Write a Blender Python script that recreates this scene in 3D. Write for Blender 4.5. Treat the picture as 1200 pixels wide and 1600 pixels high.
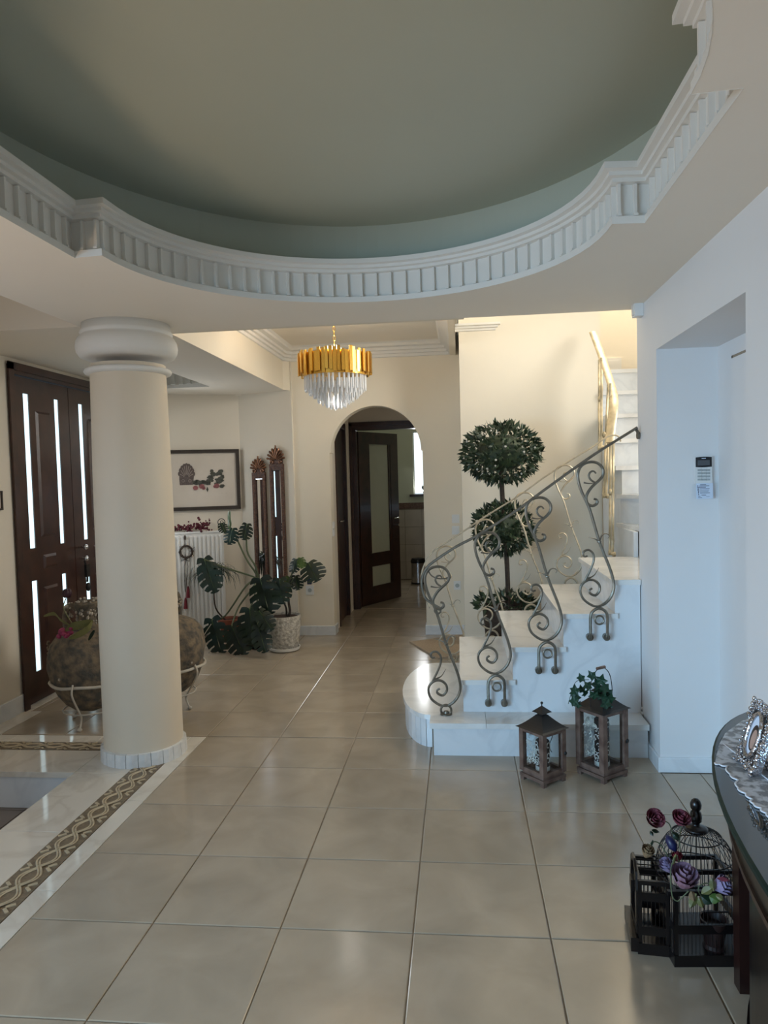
import bpy, math, random
from mathutils import Vector, Matrix
PI = math.pi
random.seed(7)
S = bpy.context.scene
COL = S.collection
for o in list(bpy.data.objects): bpy.data.objects.remove(o)

# ------------------------------------------------------------------ camera
FPX = 1129.0; CH = 1.5113
YAW, PITCH, ROLL = (math.radians(a) for a in (-5.94, 2.63, -1.546))
_f = Vector((math.sin(YAW)*math.cos(PITCH), math.cos(YAW)*math.cos(PITCH), -math.sin(PITCH)))
_r = Vector((math.cos(YAW), -math.sin(YAW), 0)); _u = _r.cross(_f)
_cr, _sr = math.cos(ROLL), math.sin(ROLL)
RT, UP = _cr*_r + _sr*_u, -_sr*_r + _cr*_u
cam_d = bpy.data.cameras.new('camera'); cam = bpy.data.objects.new('camera', cam_d); COL.objects.link(cam)
cam_d.sensor_fit = 'VERTICAL'; cam_d.sensor_height = 36.0; cam_d.lens = FPX/1600*36.0
cam_d.clip_start = .05; cam_d.clip_end = 100
M4 = Matrix((( RT.x, UP.x, -_f.x, 0), (RT.y, UP.y, -_f.y, 0), (RT.z, UP.z, -_f.z, CH), (0,0,0,1)))
cam.matrix_world = M4
S.camera = cam
CP = Vector((0, 0, CH))
def ray(x, y): return _f + RT*((x-600)/FPX) - UP*((y-800)/FPX)
def at(x, y, Y):                      # the place at depth Y that the photograph shows at pixel x, y
    d = ray(x, y); return CP + d*(Y/d.y)
def atX(x, y, X):
    d = ray(x, y); return CP + d*(X/d.x)

# ------------------------------------------------------------------ world and light
S.view_settings.view_transform = 'Standard'; S.view_settings.look = 'None'
S.view_settings.gamma = 1; S.view_settings.use_curve_mapping = False
S.view_settings.exposure = 0.0
W = bpy.data.worlds.new('sky'); S.world = W; W.use_nodes = True
W.node_tree.nodes['Background'].inputs[0].default_value = (.62, .82, 1, 1)
W.node_tree.nodes['Background'].inputs[1].default_value = .7
def area(name, loc, dirv, sx, sy, power, color, spread=180):
    l = bpy.data.lights.new(name, 'AREA'); l.shape = 'RECTANGLE'; l.size = sx; l.size_y = sy
    l.energy = power; l.color = color; l.spread = math.radians(spread)
    o = bpy.data.objects.new(name, l); COL.objects.link(o); o.location = loc
    o.rotation_euler = Vector(dirv).to_track_quat('-Z', 'Y').to_euler()
    return o
area('window_daylight_left', (-2.9, -.9, 1.4), (3.75, 4.9, -1.15), 2.4, 1.3, 33, (.37, .68, 1), 68)
area('window_daylight_back', (-.9, -3.9, 1.45), (0, 1, -.12), 3.6, 1.7, 4, (.8, .9, 1))
area('terrace_bounce_left', (-2.9, .6, .75), (1, .1, .9), 3.4, .8, 35, (1, .72, .49), 140)
area('window_daylight_near_left', (-2.9, 2.6, 1.35), (1, -.1, -.1), 1.6, 1.5, 5, (.4, .65, 1))
area('stair_window_daylight', (2.42, 4.75, 2.85), (-4.0, 1.15, -.5), 1.1, 1.9, 42, (1, .97, .90), 110)
area('stair_skylight', (1.75, 6.75, 4.93), (0, .1, -1), 1.3, 1.5, 62, (1, .96, .87))
area('entry_fill_light', (-2.93, 6.42, 1.35), (1, -.5, -.3), .34, 1.7, 8, (.88, .93, 1))  # added fill lamp for the hall and entry floor, at the made-up window
area('bathroom_window_daylight', (-.53, 10.66, 1.74), (-.1, -1, -.2), .24, .85, 6, (.95, .98, 1))
area('corridor_daylight', (1.9, 7.7, 1.5), (-1, -.1, -.1), .6, 1.6, 8, (1, .94, .85))

# ------------------------------------------------------------------ materials
def mat(name, col, rough=.5, metal=0., var=.06, scale=6., bump=0., bscale=30., spec=None, trans=0., emit=None, es=0.,
        col2=None, rnd=0., coat=0., ior=None, detail=4., alpha=1., sheen=0., lo=.35, hi=.65, dist=0.):
    m = bpy.data.materials.new(name); m.use_nodes = True
    n = m.node_tree.nodes; L = m.node_tree.links; b = n['Principled BSDF']
    tc = n.new('ShaderNodeTexCoord')
    nz = n.new('ShaderNodeTexNoise'); nz.inputs['Scale'].default_value = scale; nz.inputs['Detail'].default_value = detail
    nz.inputs['Distortion'].default_value = dist
    L.new(tc.outputs['Object'], nz.inputs['Vector'])
    cr = n.new('ShaderNodeValToRGB'); cr.color_ramp.elements[0].position = lo; cr.color_ramp.elements[1].position = hi
    c2 = col2 if col2 else tuple(min(1, c*(1+var)) for c in col)
    c1 = col if col2 else tuple(c*(1-var) for c in col)
    cr.color_ramp.elements[0].color = (*c1, 1); cr.color_ramp.elements[1].color = (*c2, 1)
    L.new(nz.outputs['Fac'], cr.inputs['Fac'])
    out = cr.outputs['Color']
    if rnd:
        oi = n.new('ShaderNodeObjectInfo'); hs = n.new('ShaderNodeHueSaturation')
        mr = n.new('ShaderNodeMapRange'); mr.inputs['To Min'].default_value = 1-rnd; mr.inputs['To Max'].default_value = 1+rnd
        L.new(oi.outputs['Random'], mr.inputs['Value']); L.new(mr.outputs['Result'], hs.inputs['Value'])
        L.new(out, hs.inputs['Color']); out = hs.outputs['Color']
        va = n.new('ShaderNodeVectorMath'); va.operation = 'ADD'
        sc = n.new('ShaderNodeMath'); sc.operation = 'MULTIPLY'; sc.inputs[1].default_value = 37
        L.new(oi.outputs['Random'], sc.inputs[0]); L.new(tc.outputs['Object'], va.inputs[0]); L.new(sc.outputs[0], va.inputs[1])
        L.new(va.outputs[0], nz.inputs['Vector'])
    L.new(out, b.inputs['Base Color'])
    b.inputs['Roughness'].default_value = rough; b.inputs['Metallic'].default_value = metal
    if spec is not None: b.inputs['Specular IOR Level'].default_value = spec
    if trans: b.inputs['Transmission Weight'].default_value = trans
    if ior: b.inputs['IOR'].default_value = ior
    if coat: b.inputs['Coat Weight'].default_value = coat
    if alpha < 1: b.inputs['Alpha'].default_value = alpha
    if emit: b.inputs['Emission Color'].default_value = (*emit, 1); b.inputs['Emission Strength'].default_value = es
    if bump:
        nb = n.new('ShaderNodeTexNoise'); nb.inputs['Scale'].default_value = bscale; nb.inputs['Detail'].default_value = 3
        L.new(tc.outputs['Object'], nb.inputs['Vector'])
        bp = n.new('ShaderNodeBump'); bp.inputs['Strength'].default_value = bump; bp.inputs['Distance'].default_value = .01
        L.new(nb.outputs['Fac'], bp.inputs['Height']); L.new(bp.outputs['Normal'], b.inputs['Normal'])
    return m
def marble(name, base, vein, rough=.15, rnd=0., scale=2.2, amt=.35):
    m = mat(name, base, rough, var=.03, scale=3, rnd=rnd)
    n = m.node_tree.nodes; L = m.node_tree.links; b = n['Principled BSDF']
    src = b.inputs['Base Color'].links[0].from_socket
    tc = [x for x in n if x.type == 'TEX_COORD'][0]
    w = n.new('ShaderNodeTexNoise'); w.inputs['Scale'].default_value = scale; w.inputs['Detail'].default_value = 6; w.inputs['Distortion'].default_value = 1.4
    L.new(tc.outputs['Object'], w.inputs['Vector'])
    r = n.new('ShaderNodeValToRGB'); e = r.color_ramp.elements
    e[0].position = .44; e[0].color = (0, 0, 0, 1); e[1].position = .56; e[1].color = (0, 0, 0, 1)
    x = e.new(.5); x.color = (amt, amt, amt, 1)
    L.new(w.outputs['Fac'], r.inputs['Fac'])
    mx = n.new('ShaderNodeMix'); mx.data_type = 'RGBA'
    L.new(r.outputs['Color'], mx.inputs[0]); L.new(src, mx.inputs[6]); mx.inputs[7].default_value = (*vein, 1)
    L.new(mx.outputs[2], b.inputs['Base Color'])
    return m
MT = dict(
 wall=mat('painted_wall', (.74,.67,.56), .7, var=.015, scale=2, bump=.03, bscale=120),
 cream=mat('cream_wall', (.82,.74,.60), .7, var=.015, scale=2, bump=.03, bscale=120),
 white_wall=mat('white_wall', (.78,.77,.76), .6, var=.01, scale=2, bump=.03, bscale=120),
 ceil=mat('ceiling_paint', (.86,.79,.68), .8, var=.01, scale=2),
 green=mat('green_ceiling_paint', (.50,.53,.44), .7, var=.01, scale=2),
 plaster=mat('white_plaster', (.80,.77,.71), .6, var=.01),
 tile=mat('floor_tile_glaze', (.36,.292,.212), .17, scale=4, col2=(.46,.378,.28), rnd=.035, bump=.012, bscale=18, detail=8, dist=.6, lo=.3, hi=.7, spec=.85),
 grout=mat('grout', (.30,.24,.17), .8),
 marble=marble('cream_marble', (.74,.69,.60), (.52,.45,.36), .07, rnd=.03),
 wmarble=marble('white_marble', (.80,.79,.76), (.58,.57,.55), .13, rnd=.02),
 smarble=marble('riser_marble', (.76,.78,.79), (.58,.60,.62), .2, rnd=.02),
 mosaic=mat('mosaic_ground', (.20,.15,.095), .4, var=.2, scale=60),
 braid=mat('mosaic_braid', (.55,.45,.30), .35, var=.15, scale=40),
 dark_tile=mat('sunken_floor_tile', (.22,.18,.15), .3, var=.15, rnd=.05),
 column=mat('column_paint', (.76,.65,.50), .55, var=.02, scale=3, bump=.05, bscale=60),
 wood=mat('dark_mahogany', (.028,.010,.007), .30, col2=(.055,.020,.012), scale=9, detail=6, coat=.15),
 wood_black=mat('near_black_wood', (.006,.004,.004), .28, var=.3),
 glass_lit=mat('frosted_daylit_glass', (.8,.9,.95), .3, emit=(.60,.86,.96), es=1.4),
 glass=mat('clear_glass', (.9,.95,.96), .02, trans=1., ior=1.2, var=0.01),
 tabletop=mat('tinted_table_glass', (.008,.02,.024), .03, var=.1, spec=.8, coat=.4),
 glassedge=mat('green_glass_edge', (.003,.022,.019), .45, var=.1, spec=.15),
 crystal=mat('crystal', (.97,.97,.97), .06, trans=.2, ior=1.45, var=.03),
 gold=mat('brushed_gold', (.75,.46,.10), .28, metal=1., var=.12, scale=14),
 brass=mat('antique_gold', (.46,.39,.28), .42, metal=.6, var=.18, scale=20),
 gilt=mat('pale_gilt', (.58,.48,.31), .4, metal=.6, var=.15, scale=20),
 iron=mat('champagne_iron', (.19,.168,.132), .35, metal=.65, var=.15, scale=30, bump=.1, bscale=80),
 steel=mat('brushed_steel', (.6,.6,.62), .2, metal=1.),
 chrome=mat('chrome', (.8,.8,.82), .08, metal=1.),
 silver=mat('cast_silver', (.5,.5,.52), .2, metal=1., bump=.5, bscale=90),
 black_metal=mat('black_metal', (.02,.018,.017), .45, metal=.3, var=.2),
 lantern=mat('weathered_brown_wood', (.10,.055,.04), .6, col2=(.19,.12,.09), scale=22, bump=.2),
 leaf=mat('deep_green_leaf', (.0035,.012,.006), .34, col2=(.009,.026,.011), scale=7),
 leaf_blue=mat('bluish_green_leaf', (.006,.021,.016), .3, col2=(.016,.042,.033), scale=9),
 leaf_light=mat('light_green_leaf', (.05,.10,.02), .35, col2=(.08,.14,.03), scale=9),
 topiary=mat('bay_leaf', (.012,.026,.012), .5, col2=(.042,.07,.03), scale=16),
 ivy=mat('ivy_leaf', (.005,.032,.016), .5, col2=(.012,.06,.026), scale=30),
 stem=mat('plant_stem', (.10,.12,.06), .6, var=.2),
 trunk=mat('topiary_trunk', (.045,.03,.02), .8, var=.3, scale=30, bump=.4),
 terracotta=mat('terracotta', (.28,.075,.04), .6, var=.15),
 soil=mat('potting_soil', (.05,.025,.015), .95, var=.3, scale=60),
 stonepot=mat('rough_stone_pot', (.34,.31,.26), .85, col2=(.66,.62,.54), scale=38, bump=1., bscale=55, detail=6),
 white_pl=mat('white_plastic', (.78,.78,.76), .4, var=.02),
 rad=mat('radiator_enamel', (.74,.73,.70), .35, var=.01),
 amph=mat('encrusted_clay', (.075,.068,.055), .9, col2=(.23,.165,.10), scale=20, bump=1., bscale=30, detail=12, lo=.38, hi=.68),
 dark_pot=mat('dark_red_pot', (.018,.006,.005), .5),
 crust=mat('pale_crust', (.30,.25,.19), .9, col2=(.5,.44,.36), scale=60, bump=.6),
 leg_wood=mat('dark_table_wood', (.016,.006,.005), .3, col2=(.03,.011,.008), scale=9),
 burgundy=mat('burgundy_dried_flower', (.10,.012,.022), .8, var=.4, scale=50),
 red=mat('red_tassel', (.17,.01,.02), .7, var=.2),
 rose=mat('crimson_rose', (.16,.02,.04), .7, col2=(.28,.08,.10), scale=30),
 mauve=mat('mauve_rose', (.29,.20,.30), .7, col2=(.30,.14,.17), scale=10),
 lilac=mat('lilac_rose', (.29,.23,.37), .7, var=.1),
 pink=mat('pink_flower', (.25,.025,.07), .6, var=.2),
 tan=mat('dried_bud', (.22,.14,.07), .8, var=.3, scale=40),
 blue=mat('blue_bead', (.008,.012,.06), .4, var=.2),
 olive=mat('olive_leaf', (.12,.12,.035), .5, col2=(.19,.18,.06), scale=9),
 berry=mat('white_berry', (.7,.66,.58), .5),
 tulip=mat('dark_tulip', (.035,.003,.012), .5, var=.2),
 mirror=mat('mirror_glass', (.86,.88,.9), .015, metal=1., var=.01),
 mirror_frame=mat('carved_walnut', (.055,.022,.014), .42, col2=(.13,.06,.035), scale=45, bump=1., bscale=70),
 bronze=mat('bronze_gilt', (.19,.09,.05), .35, metal=.6, var=.3, scale=40),
 pframe=mat('picture_frame', (.045,.032,.024), .4, var=.2),
 paper=mat('cream_paper', (.60,.53,.45), .8, var=.03),
 print_dark=mat('print_grey_brown', (.13,.10,.09), .8, var=.2, scale=60),
 print_line=mat('print_pale', (.38,.32,.28), .8, var=.1),
 print_green=mat('print_green', (.07,.07,.055), .8, var=.35, scale=60),
 print_red=mat('print_red', (.25,.09,.09), .8, var=.3, scale=60),
 lcd=mat('grey_display', (.08,.09,.10), .2),
 black_pl=mat('black_plastic', (.008,.01,.014), .2, var=.1),
 key=mat('grey_key', (.38,.42,.42), .5),
 ink=mat('printed_ink', (.10,.12,.18), .8),
 card=mat('white_card', (.66,.74,.86), .7, var=.02),
 bath_wall=mat('pale_green_wall', (.62,.64,.50), .7, var=.02),
 bath_tile=mat('bath_wall_tile', (.52,.45,.37), .3, rnd=.03),
 bath_border=mat('bath_border', (.10,.05,.035), .4, col2=(.2,.12,.08), scale=70),
 mat_rug=mat('woven_mat', (.42,.32,.22), .9, var=.12, scale=80, bump=.3, bscale=200),
 brownmat=mat('brown_doormat', (.16,.12,.06), .95, var=.2, scale=80),
 rope=mat('pale_iron_ring', (.50,.45,.37), .6, var=.1),
 portrait=mat('portrait_print', (.35,.22,.17), .5, col2=(.6,.42,.34), scale=14),
 hair=mat('portrait_hair', (.02,.012,.01), .5),
 candle=mat('dark_candle', (.05,.035,.03), .6),
 sky_pane=mat('sunlit_pane', (.8,.88,.95), .3, emit=(.86,.95,1), es=1.3),
)
# lace: an open net in the pattern of woven sprigs
def lace_mat():
    m = mat('white_lace', (.66,.70,.76), .8, var=.05, scale=80); n = m.node_tree.nodes; L = m.node_tree.links
    b = n['Principled BSDF']; tc = [x for x in n if x.type == 'TEX_COORD'][0]
    v = n.new('ShaderNodeTexNoise'); v.inputs['Scale'].default_value = 42; v.inputs['Detail'].default_value = 5; L.new(tc.outputs['Object'], v.inputs['Vector'])
    r = n.new('ShaderNodeValToRGB'); r.color_ramp.elements[0].position = .44; r.color_ramp.elements[1].position = .56
    r.color_ramp.elements[0].color = (.38,.38,.38,1); r.color_ramp.elements[1].color = (.95,.95,.95,1)
    L.new(v.outputs['Fac'], r.inputs['Fac']); L.new(r.outputs['Color'], b.inputs['Alpha'])
    return m
MT['lace'] = lace_mat()
MT['lace_edge'] = mat('lace_scallop', (.78,.82,.88), .8)

# ------------------------------------------------------------------ mesh helpers
class MB:
    def __init__(s): s.v = []; s.f = []; s.m = []; s.k = 0
    def add(s, vs, fs):
        n = len(s.v); s.v += [tuple(v) for v in vs]
        for f in fs: s.f.append(tuple(i+n for i in f)); s.m.append(s.k)
        return s
    def box(s, x0, y0, z0, x1, y1, z1):
        return s.add([(x0,y0,z0),(x1,y0,z0),(x1,y1,z0),(x0,y1,z0),(x0,y0,z1),(x1,y0,z1),(x1,y1,z1),(x0,y1,z1)],
            [(0,3,2,1),(4,5,6,7),(0,1,5,4),(1,2,6,5),(2,3,7,6),(3,0,4,7)])
    def quad(s, a, b, c, d): return s.add([a,b,c,d], [(0,1,2,3)])
    def obox(s, c, ax, ay, az):           # oriented box: centre and three half-axis vectors
        c, ax, ay, az = map(Vector, (c, ax, ay, az)); vs = []
        for k in (-1, 1):
            for (i, j) in ((-1,-1),(1,-1),(1,1),(-1,1)): vs.append(c+ax*i+ay*j+az*k)
        return s.add(vs, [(0,3,2,1),(4,5,6,7),(0,1,5,4),(1,2,6,5),(2,3,7,6),(3,0,4,7)])
    def bar(s, a, b, w, h=None, up=(0,0,1)):
        a, b = Vector(a), Vector(b); d = (b-a); 
        if d.length < 1e-6: return s
        t = d.normalized(); u = Vector(up)
        if abs(t.dot(u)) > .98: u = Vector((1,0,0))
        x = t.cross(u).normalized(); y = x.cross(t)
        return s.obox((a+b)/2, x*w/2, y*(h or w)/2, d/2)
    def tube(s, pts, r, n=6, closed=False, flat=1., up=None):
        P = [Vector(p) for p in pts]; N = len(P)
        if N < 2: return s
        rr = r if isinstance(r, (list, tuple)) else [r]*N
        vs = []; ref = None
        for i, p in enumerate(P):
            a = P[(i-1) % N] if closed or i > 0 else P[i]; b = P[(i+1) % N] if closed or i < N-1 else P[i]
            t = (b-a)
            t = t.normalized() if t.length > 1e-9 else Vector((0,0,1))
            if up is not None: ref = Vector(up); x = t.cross(ref)
            else:
                if ref is None: ref = Vector((0,0,1)) if abs(t.z) < .9 else Vector((1,0,0))
                x = t.cross(ref)
            if x.length < 1e-5: x = t.orthogonal()
            x.normalize(); y = x.cross(t).normalized()
            if up is None: ref = y
            for k in range(n):
                an = 2*PI*k/n; vs.append(p + x*(rr[i]*math.cos(an)) + y*(rr[i]*flat*math.sin(an)))
        fs = []
        for i in range(N if closed else N-1):
            j = (i+1) % N
            for k in range(n): fs.append((i*n+k, i*n+(k+1)%n, j*n+(k+1)%n, j*n+k))
        if not closed: fs.append(tuple(range(n-1,-1,-1))); fs.append(tuple((N-1)*n+k for k in range(n)))
        return s.add(vs, fs)
    def lathe(s, prof, c=(0,0,0), n=32, a0=0, a1=2*PI, cap=True):   # prof: (r, z) pairs
        full = abs(a1-a0-2*PI) < 1e-6; cx, cy, cz = c; m = n if full else n+1; vs = []
        for (r, z) in prof:
            for k in range(m):
                a = a0+(a1-a0)*k/n; vs.append((cx+r*math.cos(a), cy+r*math.sin(a), cz+z))
        fs = []
        for i in range(len(prof)-1):
            for k in range(n if full else n):
                k2 = (k+1) % m if full else k+1
                fs.append((i*m+k, i*m+k2, (i+1)*m+k2, (i+1)*m+k))
        if cap and full:
            if prof[0][0] > 1e-5: fs.append(tuple(range(m-1,-1,-1)))
            if prof[-1][0] > 1e-5: fs.append(tuple((len(prof)-1)*m+k for k in range(m)))
        return s.add(vs, fs)
    def prism(s, poly, z0, z1):
        n = len(poly); vs = [(x,y,z0) for x,y in poly]+[(x,y,z1) for x,y in poly]
        return s.add(vs, [tuple(range(n-1,-1,-1)), tuple(range(n,2*n))]+[(i,(i+1)%n,n+(i+1)%n,n+i) for i in range(n)])
    def ball(s, c, rx, ry=None, rz=None, n=10, m=7):
        ry = ry or rx; rz = rz or rx; vs = [(c[0],c[1],c[2]-rz)]; 
        for i in range(1, m):
            th = PI*i/m
            for k in range(n):
                a = 2*PI*k/n; vs.append((c[0]+rx*math.sin(th)*math.cos(a), c[1]+ry*math.sin(th)*math.sin(a), c[2]-rz*math.cos(th)))
        vs.append((c[0],c[1],c[2]+rz)); fs = [(0,1+(k+1)%n,1+k) for k in range(n)]
        for i in range(m-2):
            for k in range(n): fs.append((1+i*n+k,1+i*n+(k+1)%n,1+(i+1)*n+(k+1)%n,1+(i+1)*n+k))
        e = len(vs)-1; b0 = 1+(m-2)*n; fs += [(b0+k,b0+(k+1)%n,e) for k in range(n)]
        return s.add(vs, fs)
    def sweep(s, path, prof, side=1, closed=False):   # prof: (offset to the side, z)
        N = len(path); P = [Vector(p) for p in path]; offs = []
        for i in range(N):
            if closed or 0 < i < N-1:
                a = (P[i]-P[i-1]).normalized(); b = (P[(i+1)%N]-P[i]).normalized()
            elif i == 0: a = b = (P[1]-P[0]).normalized()
            else: a = b = (P[-1]-P[-2]).normalized()
            na = Vector((-a.y, a.x)); nb = Vector((-b.y, b.x)); m = na+nb
            m = m.normalized() if m.length > 1e-6 else na
            offs.append(m*(side/max(.3, m.dot(na))))
        K = len(prof); vs = []
        for i in range(N):
            for (d, z) in prof: q = P[i]+offs[i]*d; vs.append((q.x, q.y, z))
        fs = []
        for i in range(N if closed else N-1):
            j = (i+1) % N
            for k in range(K-1): fs.append((i*K+k, j*K+k, j*K+k+1, i*K+k+1))
        return s.add(vs, fs)
    def build(s, name, m, parent=None, smooth=False, kind=None, raw=False, origin=None):
        me = bpy.data.meshes.new(name)
        if parent is not None: off = Vector((0,0,0)) if raw else worldloc(parent)
        elif origin is not None: off = Vector(origin)
        elif raw: off = Vector((0,0,0))
        else:
            xs, ys, zs = zip(*s.v); off = Vector(((min(xs)+max(xs))/2, (min(ys)+max(ys))/2, min(zs)))
        me.from_pydata([tuple(Vector(v)-off) for v in s.v], [], s.f)
        ms = m if isinstance(m, (list, tuple)) else [m]
        for x in ms: me.materials.append(MT[x])
        if len(ms) > 1: me.polygons.foreach_set('material_index', s.m)
        if smooth:
            me.polygons.foreach_set('use_smooth', [True]*len(me.polygons))
            if smooth != 'all': 
                try: me.set_sharp_from_angle(angle=math.radians(40))
                except Exception: pass
        me.update()
        o = bpy.data.objects.new(name, me); COL.objects.link(o)
        if parent is not None: o.parent = parent
        else: o.location = off
        if kind: o['kind'] = kind
        return o
def worldloc(o):
    v = Vector((0,0,0))
    while o is not None: v += o.location; o = o.parent
    return v
def tag(o, label, cat, group=None):
    o['label'] = label; o['category'] = cat
    if group: o['group'] = group
    return o
def thing(name, label, cat, loc, group=None):
    o = bpy.data.objects.new(name, None); COL.objects.link(o); o.location = loc; o.empty_display_size = .1
    return tag(o, label, cat, group)
def inst(src, name, parent, loc, rot=(0,0,0), scale=(1,1,1)):
    c = src.copy(); c.name = name; COL.objects.link(c); c.parent = parent; c.location = loc; c.rotation_euler = rot; c.scale = scale
    return c
def copy_tree(o, parent=None):
    c = o.copy(); COL.objects.link(c); c.parent = parent
    for ch in list(o.children): copy_tree(ch, c)
    return c
def proto(mb, name, m, smooth=False):      # a mesh to be shared by pieces
    o = mb.build(name, m, raw=True, smooth=smooth); me = o.data; bpy.data.objects.remove(o); return me
def piece(name, me, parent, loc, rot=(0,0,0), scale=(1,1,1)):
    o = bpy.data.objects.new(name, me); COL.objects.link(o); o.parent = parent
    o.location = Vector(loc)-worldloc(parent) if parent else loc; o.rotation_euler = rot; o.scale = scale
    return o
def spline(pts, n=6, closed=False):        # Catmull-Rom through the points
    P = [Vector(p) for p in pts]; N = len(P); out = []
    for i in range(N if closed else N-1):
        p0 = P[(i-1)%N] if closed or i > 0 else P[0]; p1 = P[i]; p2 = P[(i+1)%N]; p3 = P[(i+2)%N] if closed or i < N-2 else P[-1]
        for k in range(n):
            t = k/n; out.append(.5*((2*p1)+(p2-p0)*t+(2*p0-5*p1+4*p2-p3)*t*t+(3*p1-p0-3*p2+p3)*t**3))
    if not closed: out.append(P[-1])
    return out
def circ(c, r, u, v, n=20): 
    c, u, v = Vector(c), Vector(u), Vector(v)
    return [c+u*(r*math.cos(2*PI*k/n))+v*(r*math.sin(2*PI*k/n)) for k in range(n)]
def fill(outer, holes, z, name, m, flip=False):
    import bmesh
    bm = bmesh.new(); 
    for loop in [outer]+holes:
        vs = [bm.verts.new((p[0],p[1],z)) for p in loop]
        for i in range(len(vs)): bm.edges.new((vs[i], vs[(i+1)%len(vs)]))
    bmesh.ops.triangle_fill(bm, use_beauty=True, edges=bm.edges[:])
    for f in bm.faces: 
        f.normal_update()
        if (f.normal.z > 0) != flip: f.normal_flip()
    me = bpy.data.meshes.new(name); bm.to_mesh(me); bm.free(); me.materials.append(MT[m])
    o = bpy.data.objects.new(name, me); COL.objects.link(o); return o
def struct(o): o['kind'] = 'structure'; return o

# ------------------------------------------------------------------ floor
ZC = 2.39                                            # height of the lower ceiling
WX = -2.97                                           # face of the left wall
SX, SY = -1.533, 4.12                                # edges of the tiled floor at the marble border
WELLX, WELLY = -2.06, 3.57
b = MB()
b.box(WELLX+.012, -4, -.06, 1.27, SY, -.005); b.box(-3.3, WELLY+.012, -.06, WELLX+.012, SY, -.005); b.box(-3.3, SY, -.06, 2.5, 8.32, -.005)
floor = struct(b.build('floor', 'grout', origin=(0,0,0)))
floor.location = (0,0,0)
T = .45; GX = -1.083; GY = 3.68; g = .0022
def tilemesh(w, d, m='tile'):
    b = MB(); e = .003
    b.add([(e,e,0),(w-e,e,0),(w-e,d-e,0),(e,d-e,0),(0,0,-.0015),(w,0,-.0015),(w,d,-.0015),(0,d,-.0015),(0,0,-.006),(w,0,-.006),(w,d,-.006),(0,d,-.006)],
      [(0,1,2,3),(4,5,1,0),(5,6,2,1),(6,7,3,2),(7,4,0,3),(8,9,5,4),(9,10,6,5),(10,11,7,6),(11,8,4,7)])
    return proto(b, 'tile_mesh', m)
_tm = {}
def lay(x0, x1, y0, y1, gx, gy, par, z=0., m='tile', t=T, nm='tile'):
    i0 = math.floor((x0-gx)/t+1e-6); i1 = math.ceil((x1-gx)/t-1e-6); j0 = math.floor((y0-gy)/t+1e-6); j1 = math.ceil((y1-gy)/t-1e-6)
    for i in range(i0, i1):
        for j in range(j0, j1):
            a = max(x0, gx+i*t)+g; c = min(x1, gx+(i+1)*t)-g; p = max(y0, gy+j*t)+g; q = min(y1, gy+(j+1)*t)-g
            if c-a < .012 or q-p < .012: continue
            k = (round(c-a,3), round(q-p,3), m)
            if k not in _tm: _tm[k] = tilemesh(c-a, q-p, m)
            piece(nm, _tm[k], par, (a, p, z))
lay(SX, .98, .68, SY, GX, GY, floor)
lay(.98, 1.27, 2.59, 3.69, GX, GY, floor)
lay(WX, .05, SY, 8.30, GX, GY, floor)
for (x0,y0,x1,y1) in ((SX,-4,.98,.68),):
    pf = MB().box(x0,y0,-.006,x1,y1,0); pf.build('tile', 'tile', floor)
# marble border, broken by joints, and the braided relief band between the strips
def slab(x0, y0, x1, y1, z0=-.012, z1=0., m='marble', nm='marble_slab', par=None):
    e = .0025; b = MB()
    b.box(x0+.001, y0+.001, z0, x1-.001, y1-.001, z1-e*.4)
    b.add([(x0+e,y0+e,z1),(x1-e,y0+e,z1),(x1-e,y1-e,z1),(x0+e,y1-e,z1),(x0+.001,y0+.001,z1-e*.4),(x1-.001,y0+.001,z1-e*.4),(x1-.001,y1-.001,z1-e*.4),(x0+.001,y1-.001,z1-e*.4)],
      [(0,1,2,3),(4,5,1,0),(5,6,2,1),(6,7,3,2),(7,4,0,3)])
    return b.build(nm, m, par or floor)
MX0, MX1 = -1.77, -1.622; MY0, MY1 = 3.88, 4.005
ys = [.4, .98, 1.74, 2.50, 3.26, SY]
for a, c in zip(ys[:-1], ys[1:]): slab(MX1, a, SX, min(c, SY))
xs_ = [WX, -2.72, -2.17, MX1]
for a, c in zip(xs_[:-1], xs_[1:]): slab(a, MY1, c, SY)
ys = [.4, 1.30, 2.12, 2.94, WELLY]
for a, c in zip(ys[:-1], ys[1:]): slab(WELLX, a, MX0, c, z0=-.03)
slab(WELLX, WELLY, MX0, MY0)
for a, c in ((WX, -2.55), (-2.55, WELLX)): slab(a, WELLY, c, MY0, z0=-.03)
slab(MX0, MY0, MX1, MY1)
def relief(L, Wd):
    b = MB(); b.k = 0; b.box(0, -Wd/2, -.008, L-.0015, Wd/2, -.001); b.k = 1
    A = Wd*.24; n_ = 16
    for s in (1, -1):                        # two strands, each a pair of raised cords, crossing at the ends of the tile
        for off in (-.0062, .0062):
            pts = []
            for i in range(n_+1):
                u = i/n_; pts.append((u*(L-.001), s*A*math.sin(PI*u)+off, .0005+(.0032 if s > 0 else .0)*abs(math.cos(PI*u))**3))
            b.tube(pts, .0043, 6, flat=.6)
    for s in (1, -1):                        # blunt strap ends beside each crossing
        b.bar((.004, s*(A*.95+.004), 0), (.026, s*(A*1.55+.008), 0), .012, .006); b.bar((L-.005, s*(A*.95+.004), 0), (L-.027, s*(A*1.55+.008), 0), .012, .006)
    return proto(b, 'relief_tile_mesh', ['mosaic', 'braid'], smooth=True)
RL = .1365
rv = relief(RL, MX1-MX0-.004); rh = relief(RL, MY1-MY0-.004)
y = MY0
while y > .9: piece('relief_tile', rv, floor, ((MX0+MX1)/2, y, .002), rot=(0,0,-PI/2)); y -= RL
x = MX0
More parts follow.
